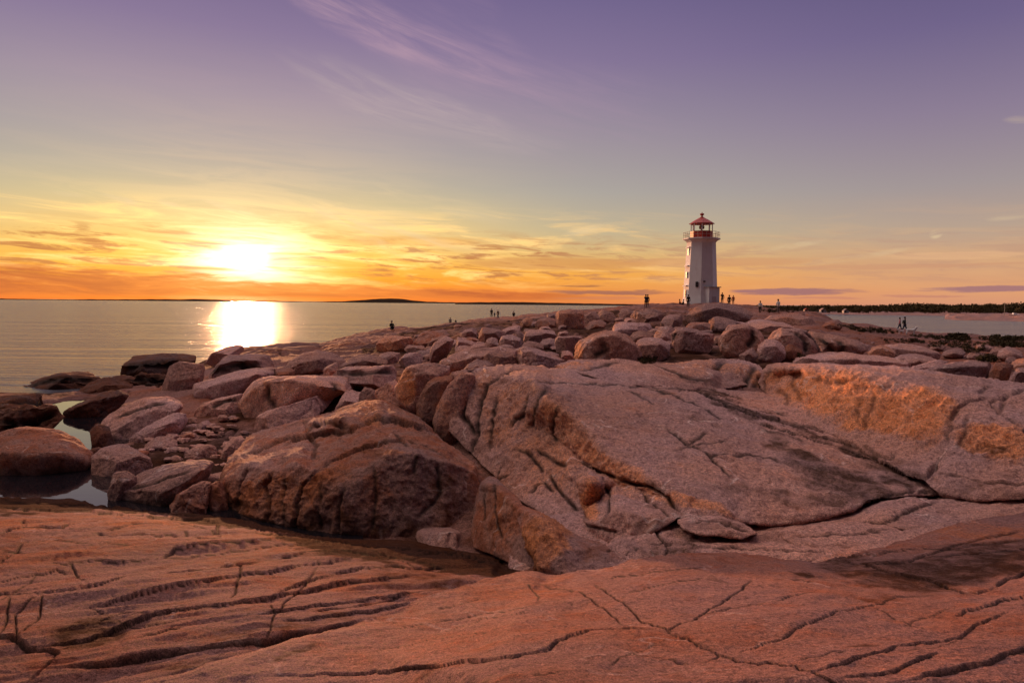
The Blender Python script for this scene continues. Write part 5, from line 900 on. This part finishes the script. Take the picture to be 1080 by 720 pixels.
class MB:
    def __init__(s): s.V = []; s.F = []
    def add(s, V, F): k = len(s.V); s.V += [tuple(v) for v in V]; s.F += [tuple(i+k for i in f) for f in F]; return s
    def loft(s, rings, cap=True):
        n = len(rings[0]); V = [v for r in rings for v in r]; F = []
        for k in range(len(rings)-1):
            for i in range(n): F.append((k*n+i, k*n+(i+1) % n, (k+1)*n+(i+1) % n, (k+1)*n+i))
        if cap: F.append(tuple(range(n-1, -1, -1))); F.append(tuple((len(rings)-1)*n+i for i in range(n)))
        return s.add(V, F)
    def box(s, c, ax, ay, h):   # c base centre, half-vectors ax, ay, height h
        c = np.array(c, float); ax = np.array((*ax, 0)[:3], float); ay = np.array((*ay, 0)[:3], float)
        r = [c-ax-ay, c+ax-ay, c+ax+ay, c-ax+ay]; return s.loft([r, [q+np.array((0, 0, h)) for q in r]])
    def bar(s, a, b, r, n=6):
        a = Vector(a); b = Vector(b); d = (b-a).normalized(); u = d.orthogonal().normalized(); v = d.cross(u)
        return s.loft([[tuple(q+u*r*math.cos(2*math.pi*i/n)+v*r*math.sin(2*math.pi*i/n)) for i in range(n)] for q in (a, b)])
    def build(s, name, mat, parent=None, sm=False):
        me = bpy.data.meshes.new(name); me.from_pydata(s.V, [], s.F); me.validate(); bm = bmesh.new(); bm.from_mesh(me); bmesh.ops.recalc_face_normals(bm, faces=bm.faces); bm.to_mesh(me); bm.free()
        if sm: me.polygons.foreach_set('use_smooth', np.ones(len(me.polygons), bool))
        me.materials.append(mat); o = bpy.data.objects.new(name, me); COL.objects.link(o)
        if parent: o.parent = parent
        return o
# ------------------------------------------------------------------ lighthouse (local coordinates: origin at its base)
LD = 112.0; C0 = unproj(738.2, 320, LD); ZB = 4.3
zat = lambda py: float(unproj(738.2, py, LD)[2]-ZB)
azl = math.atan2(C0[0], LD); cv_ = np.array((-math.sin(azl), -math.cos(azl))); lv = np.array((-math.cos(azl), math.sin(azl)))
nrm = lambda th: cv_*math.cos(math.radians(th))+lv*math.sin(math.radians(th))
L = empty('lighthouse', (C0[0], LD, ZB)); tag(L, 'white tapering eight-sided lighthouse with a red lantern on top of the rocks', 'lighthouse')
def oct_(r, z): # r = corner radius
    return [(*(nrm(42.5-45*k)*r), z) for k in range(8)]
m = MB(); m.loft([oct_(3.0, 0), oct_(2.72, zat(312)), oct_(2.28, zat(256)), oct_(2.45, zat(254.6)), oct_(2.72, zat(253.4))]); m.build('tower', WHITE, L)
m = MB(); m.loft([oct_(2.85, zat(253.2)), oct_(2.98, zat(252.8)), oct_(2.98, zat(251.6))]); m.build('gallery_deck', WHITE, L)
m = MB(); g0, g1 = zat(251.5), zat(245.2)
for k in range(8):
    a = np.array(nrm(42.5-45*k))*2.85; b = np.array(nrm(-2.5-45*k))*2.85
    for j in range(3):
        q = a+(b-a)*j/3; m.bar((*q, g0), (*q, g1), .028)
    for f in (.55, 1): m.bar((*a, g0+(g1-g0)*f), (*b, g0+(g1-g0)*f), .025)
m.build('railing', IRON, L)
m = MB(); m.loft([oct_(1.78, zat(251.4)), oct_(1.78, zat(244))]); m.build('lantern_wall', RED, L)
m = MB()
for k in range(8):
    a = np.array(nrm(42.5-45*k)); m.bar((*(a*1.68), zat(244.2)), (*(a*1.68), zat(236.0)), .075)
m.build('glazing_bars', WHITE, L)
m = MB(); m.loft([oct_(1.6, zat(243.8)), oct_(1.6, zat(236.6))], cap=False); m.build('lantern_glass', GLASS, L)
m = MB(); ring = lambda r, z, n=12: [(r*math.cos(2*math.pi*i/n), r*math.sin(2*math.pi*i/n), z) for i in range(n)]
m.loft([ring(.1, zat(243.9)), ring(.12, zat(242)), ring(.38, zat(241.4)), ring(.45, zat(239.6)), ring(.34, zat(238)), ring(.1, zat(237.4)), ring(.08, zat(236))]); m.build('lamp', plain('lamp_lens', (.45, .25, .18), .2, bump=0), L)
m = MB(); m.loft([oct_(2.0, zat(236.4)), oct_(2.05, zat(236.0)), oct_(1.2, zat(232.5)), oct_(.35, zat(229.4)), oct_(.16, zat(228.4))]); rf = m.build('roof', RED, L)
m = MB(); m.loft([ring(.13, zat(228.6)), ring(.13, zat(227.4)), ring(.30, zat(226.9)), ring(.36, zat(226.0)), ring(.28, zat(225.2)), ring(.06, zat(224.8)), ring(.04, zat(223.6))]); m.build('finial', RED, rf)
def on_face(th, z, u=0, out_=0):
    rr = (3.0+(2.28-3.0)*(z/zat(256)))*math.cos(math.radians(22.5)); n = nrm(th); tn = np.array((-n[1], n[0])); p_ = n*(rr+out_)+tn*u
    return p_, n, tn
def face_box(th, z0, z1, w_, dep, name, mat, u=0, parent=L):
    p_, n, tn = on_face(th, (z0+z1)/2, u, 0); return MB().box((*p_, z0), tn*w_/2, n*dep, z1-z0).build(name, mat, parent)
for (z0, z1, hd) in ((269.5, 262.5, 261.8), (293.5, 287, 281.2), (313.5, 305.5, 302)):
    wn = face_box(65, zat(z0), zat(z1), .42, .06, 'window', DARKW)
    face_box(65, zat(hd), zat(hd)+.16, 1.25, .26, 'hood', WHITE, parent=wn)
face_box(20, zat(303), zat(297.5), .42, .08, 'window', DARKW, .35); face_box(-25, zat(298), zat(296.5), .3, .10, 'vent', DARKW, -.5)
n = nrm(-45); tn = np.array((-n[1], n[0])); c = n*2.25
pr = MB().box((*c, 0), tn*1.15, n*.85, zat(303.6)).build('porch', WHITE, L); MB().box((*(c+n*.03), zat(303.5)), tn*1.3, n*1.02, .14).build('porch_roof', IRON, pr)
MB().box((*(c-tn*0+n*.86), 0), tn*.42, n*.02, 2.0).build('door', plain('pink_door', (.60, .50, .50), .6), pr)

# ------------------------------------------------------------------ far shore on the right
ridge('far_hill', [(770, 323.2), (800, 322.6), (830, 323.4), (860, 322.8), (920, 323.2), (960, 321.5), (1000, 322.4), (1040, 321.6), (1080, 320.8), (1300, 318), (1700, 320)], 400, 160, m_land, .5, -1.5, 400, 1/60)
SHORE = granite('granite_far_shore', .3, 1.1, 8.0)
def shore(pts, D0, dep, hh, lab=None):
    n = 160; pr = np.array(pts, float); px = np.linspace(pr[0, 0], pr[-1, 0], n); Dn = np.interp(px, pr[:, 0], pr[:, 1]); V = []
    for k in range(9):
        f = k/8; d = Dn+dep*f; x = (px-540)/720*d; z = hh*math.sin(min(f*1.9, 1.57))*(1+.7*fbm(np.stack([x*.09, d*.15, 0*x], -1), 1, 4))-(.3 if k == 0 else 0); V.append(np.stack([x, d, z], -1))
    i_ = np.arange(9*n).reshape(9, n); V = np.concatenate(V)
    tag(mk('far_shore', V, np.stack([i_[:-1, :-1], i_[:-1, 1:], i_[1:, 1:], i_[1:, :-1]], -1).reshape(-1, 4), SHORE, np.zeros((len(V), 3)), origin=np.array((V[:, 0].mean(), V[:, 1].mean(), 0))), kind='structure')
shore([(780, 420), (840, 405), (870, 395), (920, 380), (960, 370), (1000, 370), (1080, 355), (1400, 320)], 380, 60, 1.3)
shore([(996, 268), (1010, 250), (1040, 245), (1080, 236), (1250, 225)], 250, 70, 1.5)
# scrub conifers as one mass
def leafmesh(centres, r, n, sx=1, sz=1, leaf=.3):
    """many small leaf-sized quads round each centre (x,y,z,radius)"""
    C = np.repeat(np.asarray(centres), n, 0); k = len(C); d = RNG.normal(size=(k, 3)); d /= np.linalg.norm(d, axis=1)[:, None]; d *= RNG.uniform(.35, 1, (k, 1))**.6
    ctr = C[:, :3]+d*C[:, 3:4]*np.array((sx, sx, sz))
    a = RNG.normal(size=(k, 3)); a /= np.linalg.norm(a, axis=1)[:, None]; b = np.cross(a, RNG.normal(size=(k, 3))); b /= np.linalg.norm(b, axis=1)[:, None]
    s = (leaf*RNG.uniform(.6, 1.4, k)*C[:, 3])[:, None]; V = np.stack([ctr-a*s-b*s*.5, ctr+a*s-b*s*.5, ctr+a*s*.7+b*s*.6, ctr-a*s*.7+b*s*.6], 1).reshape(-1, 3)
    return V, np.arange(len(V)).reshape(-1, 4)
def foliage(name, c1, c2, sc_=1.0):
    m, t, p = newmat(name); pos = t.node('ShaderNodeNewGeometry').outputs['Position']
    t.put(p.inputs['Base Color'], t.mix(t.noise(pos, sc_, 4, .7), (*c1, 1), (*c2, 1))); p.inputs['Roughness'].default_value = .85; p.inputs['Specular IOR Level'].default_value = .15; return m
FOR = foliage('far_foliage', (.015, .018, .006), (.13, .085, .035), .12); SCR = foliage('scrub_foliage', (.02, .016, .007), (.085, .06, .025), 1.5)
cen = []
fp = np.array([(770, 321.6), (800, 320.8), (815, 322), (830, 321.2), (860, 320.3), (890, 320.8), (920, 321), (940, 320), (960, 318.3), (980, 319), (1000, 320), (1030, 319.3), (1060, 319), (1075, 317.6), (1120, 317.5), (1400, 314)])
for _ in range(3600):
    px = random.uniform(772, 1340); f = random.random()**.8; D = 405+70*f if px > 870 else 425+60*f
    x = (px-540)/720*D; top = unproj(px, np.interp(px, fp[:, 0], fp[:, 1])+random.uniform(.3, 1.6), D)[2]; h = random.uniform(1.6, 3.6); z = .9+(top-h-.9)*f
    if px < 880 and random.random() < .35: continue
    r = h*.42
    cen.append((x, D, z+h*.3, r)); cen.append((x+random.uniform(-.3, .3), D, z+h*.62, r*.75)); cen.append((x, D, z+h*.92, r*.42))
V, F = leafmesh(cen, 1, 9, 1, 1.1, .45)
tag(mk('far_forest', V, F, FOR, None, False, origin=np.array((200., 420., 0.))), kind='stuff')
def shed(px, D, w_, h, lab, wc, rc):
    x = (px-540)/720*D; z = .9; s = empty('shed', (x, D, z)); tag(s, lab, 'shed', 'sheds on the far shore')
    MB().box((0, 0, 0), (w_/2, 0), (0, w_*.4), h).build('wall', plain('shed_wall', wc), s)
    m = MB(); y0, y1 = -w_*.45, w_*.45; m.loft([[(-w_*.56, y0, h+.01), (w_*.56, y0, h+.01), (0, y0, h+w_*.38)], [(-w_*.56, y1, h+.01), (w_*.56, y1, h+.01), (0, y1, h+w_*.38)]]); m.build('roof', plain('shed_roof', rc), s)
    MB().box((-w_*.15, -w_*.4-.01, .02), (.35, 0), (0, .02), 1.5).build('door', DARKW, s)
shed(849.5, 402, 2.4, 1.6, 'red-roofed shed on the far shore, leftmost of three', (.5, .35, .3), (.35, .06, .03))
shed(867, 397, 3.0, 1.5, 'pale shed with a pinkish roof on the far shore, middle one of three', (.6, .5, .45), (.45, .25, .2))
shed(891, 392, 2.8, 1.3, 'small whitish shed at the edge of the far woods, rightmost of three', (.6, .55, .5), (.3, .2, .18))
bt = empty('boat', ((1068-540)/720*262, 262, 1.6)); tag(bt, 'small white boat pulled up on the far rocky point', 'boat')
def hull(s, z0, z1): return [(-2.1*s, 0, z1), (-1.2*s, -.7*s, z0+(z1-z0)*.6), (1.6*s, -.75*s, z0+(z1-z0)*.5), (2.0*s, -.5*s, z1), (2.0*s, .5*s, z1), (1.6*s, .75*s, z0+(z1-z0)*.5), (-1.2*s, .7*s, z0+(z1-z0)*.6)]
MB().loft([hull(.7, 0, .15), hull(1, .5, .75)]).build('hull', WHITE, bt); MB().box((.4, 0, .55), (.6, 0), (0, .45), .7).build('cabin', WHITE, bt)
pole = empty('utility_pole', ((1058.5-540)/720*300, 300, .8)); tag(pole, 'thin pale pole standing before the dark far woods near the right edge', 'pole')
MB().bar((0, 0, 0), (0, 0, 6.3), .13).build('post', plain('weathered_wood', (.4, .36, .3)), pole); MB().bar((-.8, 0, 5.8), (.8, 0, 5.8), .07).build('crossarm', plain('weathered_wood2', (.4, .36, .3)), pole)

# ------------------------------------------------------------------ scrub on the headland (found by casting rays onto the rocks)
bpy.context.view_layer.update(); DG = bpy.context.evaluated_depsgraph_get()
def hit(px, py, skip=()):
    for k in range(60):
        p1 = unproj(px, py+k*.35, 1.0); d = Vector(p1-EYE).normalized(); ok, loc, nn, i, ob, mm = sc.ray_cast(DG, Vector(EYE), d)
        if ok and loc.y < 150 and loc.z > .05 and ob.name != 'sea': return np.array(loc), ob
    return None, None
cen = []
for poly, n, h in [([(884, 343.5), (905, 344), (938, 349), (955, 351), (940, 352), (905, 350)], 90, .2), ([(955, 352), (985, 354), (1012, 358), (1000, 360), (960, 355)], 50, .2), ([(998, 357), (1010, 355), (1022, 358), (1015, 360)], 60, .4), ([(1034, 358), (1050, 355), (1085, 355), (1085, 360), (1040, 360)], 110, .3),
                   ([(968, 361), (1000, 360), (1040, 362), (1036, 372), (1020, 372), (1000, 365), (985, 368)], 120, .13), ([(1040, 375), (1056, 378), (1048, 382), (1030, 380)], 50, .14), ([(1040, 361), (1085, 362), (1085, 367), (1045, 365)], 90, .2), ([(930, 358), (975, 358), (975, 362), (935, 362)], 60, .12), ([(800, 327), (830, 326), (845, 329), (810, 330)], 50, .2),
                   ([(672, 378), (692, 377), (690, 383), (676, 384)], 40, .10), ([(840, 372), (850, 376), (842, 380)], 14, .08)]:
    xs = [p[0] for p in poly]; ys_ = [p[1] for p in poly]; k = 0; tr = 0
    while k < n and tr < n*12:
        tr += 1; x0 = random.uniform(min(xs), max(xs)); y0 = random.uniform(min(ys_), max(ys_))
        if not inpoly(poly, np.array([x0]), np.array([y0]))[0]: continue
        q, ob = hit(x0, y0)
        if q is None: continue
        r = h*random.uniform(.5, 1.1); cen.append((q[0], q[1], q[2]+r*.5, r)); k += 1
V, F = leafmesh(cen, 1, 46, 1.1, .8, .22)
tag(mk('low_scrub', V, F, SCR, None, False, origin=np.array((45., 80., 1.))), kind='stuff')

# ------------------------------------------------------------------ people
def skin(name, verts, edges, rad, mat, parent, lvl=1):
    me = bpy.data.meshes.new(name); me.from_pydata(verts, edges, []); o = bpy.data.objects.new(name, me); COL.objects.link(o)
    mo = o.modifiers.new('s', 'SKIN'); mo.use_smooth_shade = True
    sl = me.skin_vertices[0].data
    for i, r in enumerate(rad): sl[i].radius = (r, r) if not hasattr(r, '__len__') else r
    sl[0].use_root = True
    o.modifiers.new('b', 'SUBSURF').levels = lvl
    dg = bpy.context.evaluated_depsgraph_get(); m2 = bpy.data.meshes.new_from_object(o.evaluated_get(dg)); bpy.data.objects.remove(o); bpy.data.meshes.remove(me)
    m2.name = name; m2.materials.clear(); m2.materials.append(mat); m2.polygons.foreach_set('use_smooth', np.ones(len(m2.polygons), bool))
    r = bpy.data.objects.new(name, m2); COL.objects.link(r); r.parent = parent; return r
SKINM = plain('skin', (.45, .26, .19), .6, bump=0, spec=.3); _cm = {}
def cloth(c):
    if c not in _cm: _cm[c] = plain('cloth', c, .9, var=.2, sc_=12, spec=.15, bump=.003)
    return _cm[c]
BLK, NAV, GRY, PNK, WHT, RDC, JEAN, BRN = (.015, .015, .018), (.03, .035, .06), (.25, .24, .25), (.62, .22, .25), (.75, .74, .74), (.45, .05, .03), (.07, .09, .15), (.12, .06, .035)
def person(px, py, hpx, D, label, top, legs, hair=BRN, pose='stand', face=0, group='visitors on the headland', sit=False, armup=False, bag=None, short=False):
    q, ob = hit(px, py)
    if q is None: q = unproj(px, py, D)
    if abs(q[1]-D)/D > .12:
        w_ = unproj(px, py, D); ok, loc, nn, i_, ob2, mm = sc.ray_cast(DG, Vector((w_[0], w_[1], 30)), Vector((0, 0, -1)))
        if ok and loc.z > .3: q = np.array(loc)
    H = 1.7 if not short else 1.15
    if not sit: Hh = np.clip(hpx*q[1]/720, .9 if short else 1.35, 1.95)
    else: Hh = 1.72
    s = Hh/1.72
    root = empty('person', (q[0], q[1], q[2]-.02), math.radians(face)); tag(root, label, 'person', group); root.scale = (s, s, s)
    st = .16 if pose == 'stand' else .32
    if sit:
        hip = .22; K = lambda sd: (sd*.14, -.38, .48); A_ = lambda sd: (sd*.13, -.62, .08); T = lambda sd: (sd*.13, -.76, .05)
    elif pose == 'walk':
        hip = .92; K = lambda sd: (sd*.10, -.16*sd, .50); A_ = lambda sd: (sd*.09, -.26*sd+.02, .09); T = lambda sd: (sd*.09, -.26*sd-.12, .04)
    else:
        hip = .93; K = lambda sd: (sd*.11, -.02, .50); A_ = lambda sd: (sd*.12, .01, .09); T = lambda sd: (sd*.14, -.13, .04)
    sh = hip+.50
    V = [(0, 0, hip), (0, 0, hip+.22), (0, .01, hip+.42), (0, 0, sh+.04), (0, -.01, sh+.13), (0, -.02, sh+.23), (0, -.01, sh+.31)]
    Rr = [(.13, .10), (.125, .09), (.15, .10), (.06, .06), (.052, .055), (.085, .10), (.06, .07)]; Ed = [(0, 1), (1, 2), (2, 3), (3, 4), (4, 5), (5, 6)]
    arms = {}
    for sd in (-1, 1):
        b = len(V); V += [(sd*.10, 0, hip-.06), K(sd), A_(sd), T(sd)]; Rr += [.085, .058, .04, .036]; Ed += [(0, b), (b, b+1), (b+1, b+2), (b+2, b+3)]
        b = len(V)
        if armup and sd == 1: el_, wr, hd = (sd*.24, -.18, sh-.14), (sd*.08, -.30, sh+.08), (sd*.05, -.33, sh+.15)
        elif sit: el_, wr, hd = (sd*.25, -.10, sh-.27), (sd*.15, -.34, sh-.24), (sd*.11, -.42, sh-.22)
        else: el_, wr, hd = (sd*.25, .03, sh-.28), (sd*.25, -.06*sd*(2 if pose == 'walk' else 1), sh-.53), (sd*.24, -.08*sd*(2 if pose == 'walk' else 1), sh-.62)
        V += [(sd*.19, 0, sh-.01), el_, wr, hd]; Rr += [.06, .043, .032, .036]; Ed += [(2, b), (b, b+1), (b+1, b+2), (b+2, b+3)]; arms[sd] = b
    skin('body', V, Ed, Rr, SKINM, root)
    jv = [(0, 0, hip-.04), V[1], V[2], (0, 0, sh+.05)]; jr = [(.165, .13), (.15, .115), (.175, .125), (.08, .08)]; je = [(0, 1), (1, 2), (2, 3)]
    for sd in (-1, 1):
        b = len(jv); a = arms[sd]; jv += [V[a], V[a+1], V[a+2]]; jr += [.078, .060, .048]; je += [(2, b), (b, b+1), (b+1, b+2)]
    skin('jacket', jv, je, jr, cloth(top), root)
    tv = [(0, 0, hip)]; tr = [(.15, .12)]; te = []
    for sd in (-1, 1):
        b = len(tv); tv += [(sd*.10, 0, hip-.06), K(sd), tuple(np.array(A_(sd))+np.array((0, 0, .03)))]; tr += [.105, .078, .062]; te += [(0, b), (b, b+1), (b+1, b+2)]
    skin('trousers', tv, te, tr, cloth(legs), root)
    skin('hair', [(0, .025, sh+.27), (0, .01, sh+.325), (0, .06, sh+.20), (0, .065, sh+.12)], [(0, 1), (0, 2), (2, 3)], [(.092, .085), (.07, .07), (.07, .05), (.05, .035)], cloth(hair), root)
    for sd in (-1, 1):
        x_, y_, z_ = T(sd); MB().box((x_, y_+.05, z_-.05), (.045, 0), (0, .12), .08).build('shoe', cloth(BLK), root)
    if bag is not None:
        m = MB(); m.loft([[(-.15, .12, sh-.42), (.15, .12, sh-.42), (.14, .27, sh-.40), (-.14, .27, sh-.40)], [(-.15, .11, sh-.1), (.15, .11, sh-.1), (.14, .25, sh-.12), (-.14, .25, sh-.12)], [(-.10, .11, sh), (.10, .11, sh), (.10, .17, sh-.02), (-.10, .17, sh-.02)]])
        b = m.build('backpack', cloth(bag)); b.location = (0, 0, 0); b.parent = root
    return root
PH = [
 ((681, 326.5, 13.5, 88), 'person in a long dark coat, one arm raised, on the skyline left of the lighthouse', NAV, BLK, dict(armup=True, face=150, hair=BLK)),
 ((682.8, 326.3, 12.5, 88.6), 'person in a brown coat close beside the one with the raised arm', BRN, BLK, dict(face=200, hair=BLK)),
 ((725.6, 324, 13, 98), 'person all in black standing directly before the lighthouse wall', BLK, BLK, dict(face=180, hair=BLK)),
 ((716.8, 322.6, 6, 105), 'seated person in dark red, left one of the pair sitting beside the lighthouse', (.12, .02, .02), BLK, dict(sit=True, face=90)),
 ((720.6, 322.6, 6, 105), 'seated person in black, right one of the pair sitting beside the lighthouse', BLK, NAV, dict(sit=True, face=-90)),
 ((761.6, 319.6, 11.5, 108), 'person in a dark jacket with pale collar atop the mound right of the lighthouse', BLK, BLK, dict(face=170, armup=True)),
 ((773.2, 321.0, 7.8, 112), 'person in a red jacket standing at the right end of the lighthouse mound', RDC, (.2, .03, .02), dict(face=170)),
 ((768.6, 333.8, 12.5, 92), 'person in a black jacket seen from behind, in front of the lighthouse mound', BLK, BLK, dict(face=180, hair=BLK)),
 ((801.2, 342.5, 12.5, 75), 'person in a white top and dark trousers walking up the bare slope', WHT, BLK, dict(pose='walk', face=160)),
 ((820.4, 334.5, 14.5, 82), 'person in a pale grey top leaning forward on the slope right of the lighthouse', (.55, .53, .56), (.10, .08, .09), dict(pose='walk', face=120)),
 ((948.6, 350.6, 14, 80), 'woman in a pink jacket and jeans walking beside the cove', PNK, JEAN, dict(pose='walk', face=60, hair=BLK)),
 ((954.0, 351.0, 16, 80), 'man in black with a backpack walking beside the cove', BLK, JEAN, dict(pose='walk', face=60, hair=BLK, bag=BLK)),
 ((518.4, 335.6, 9.2, 128), 'tallest of the dark figures on the left skyline, in a black coat', BLK, BLK, dict(face=10, hair=BLK)),
 ((521.6, 335.6, 5.5, 128), 'child in dark clothes between two taller figures on the left skyline', NAV, BLK, dict(face=0, short=True)),
 ((525.2, 335.6, 7.8, 128), 'slim figure in brown on the left skyline, right of the child', BRN, NAV, dict(face=0)),
 ((541.8, 336.2, 4.5, 128), 'figure in black sitting alone on the skyline, right of the group with the child', BLK, BLK, dict(sit=True, face=0)),
 ((474.8, 340.5, 8, 104), 'thin figure in grey on the left skyline, apart from the group', GRY, NAV, dict(face=0)),
 ((480.6, 338.8, 5.5, 106), 'small dark figure standing right of the thin grey one', BLK, BLK, dict(short=True, face=0)),
 ((413.2, 347.8, 5.5, 84), 'person in black sitting low on the shoulder of rock by the sea', BLK, BLK, dict(sit=True, face=20)),
]
for (px, py, hp, D), lb, tp, lg, kw in PH: person(px, py, hp, D, lb, tp, lg, **kw)
def dog(px, py, D, label, face, s=1.0):
    q, ob = hit(px, py)
    if q is None: q = unproj(px, py, D)
    r = empty('dog', tuple(q-np.array((0, 0, .01))), math.radians(face)); tag(r, label, 'dog', 'dogs on the headland'); r.scale = (s, s, s)
    V = [(0, 0, .46), (0, -.2, .47), (0, -.36, .48), (0, -.46, .60), (0, -.52, .70), (0, -.64, .67), (0, .22, .48), (0, .36, .55), (0, .44, .68)]
    E_ = [(0, 1), (1, 2), (2, 3), (3, 4), (4, 5), (0, 6), (6, 7), (7, 8)]; Rr = [.10, .125, .11, .07, .075, .04, .09, .035, .02]
    for sd in (-1, 1):
        b = len(V); V += [(sd*.08, -.34, .34), (sd*.08, -.33, .18), (sd*.08, -.35, .03)]; Rr += [.055, .03, .03]; E_ += [(2, b), (b, b+1), (b+1, b+2)]
        b = len(V); V += [(sd*.08, .20, .34), (sd*.08, .30, .19), (sd*.08, .25, .03)]; Rr += [.065, .032, .03]; E_ += [(6, b), (b, b+1), (b+1, b+2)]
        b = len(V); V += [(sd*.05, -.50, .80)]; Rr += [.02]; E_ += [(4, b)]
    skin('body', V, E_, Rr, plain('white_fur', (.75, .70, .68), .9, bump=.01), r)
dog(959.5, 353.2, 78, 'white dog standing right of the walking pair', 70, 1.0)
dog(950.5, 352.2, 79, 'low whitish dog at the feet of the walking pair', -80, .65)
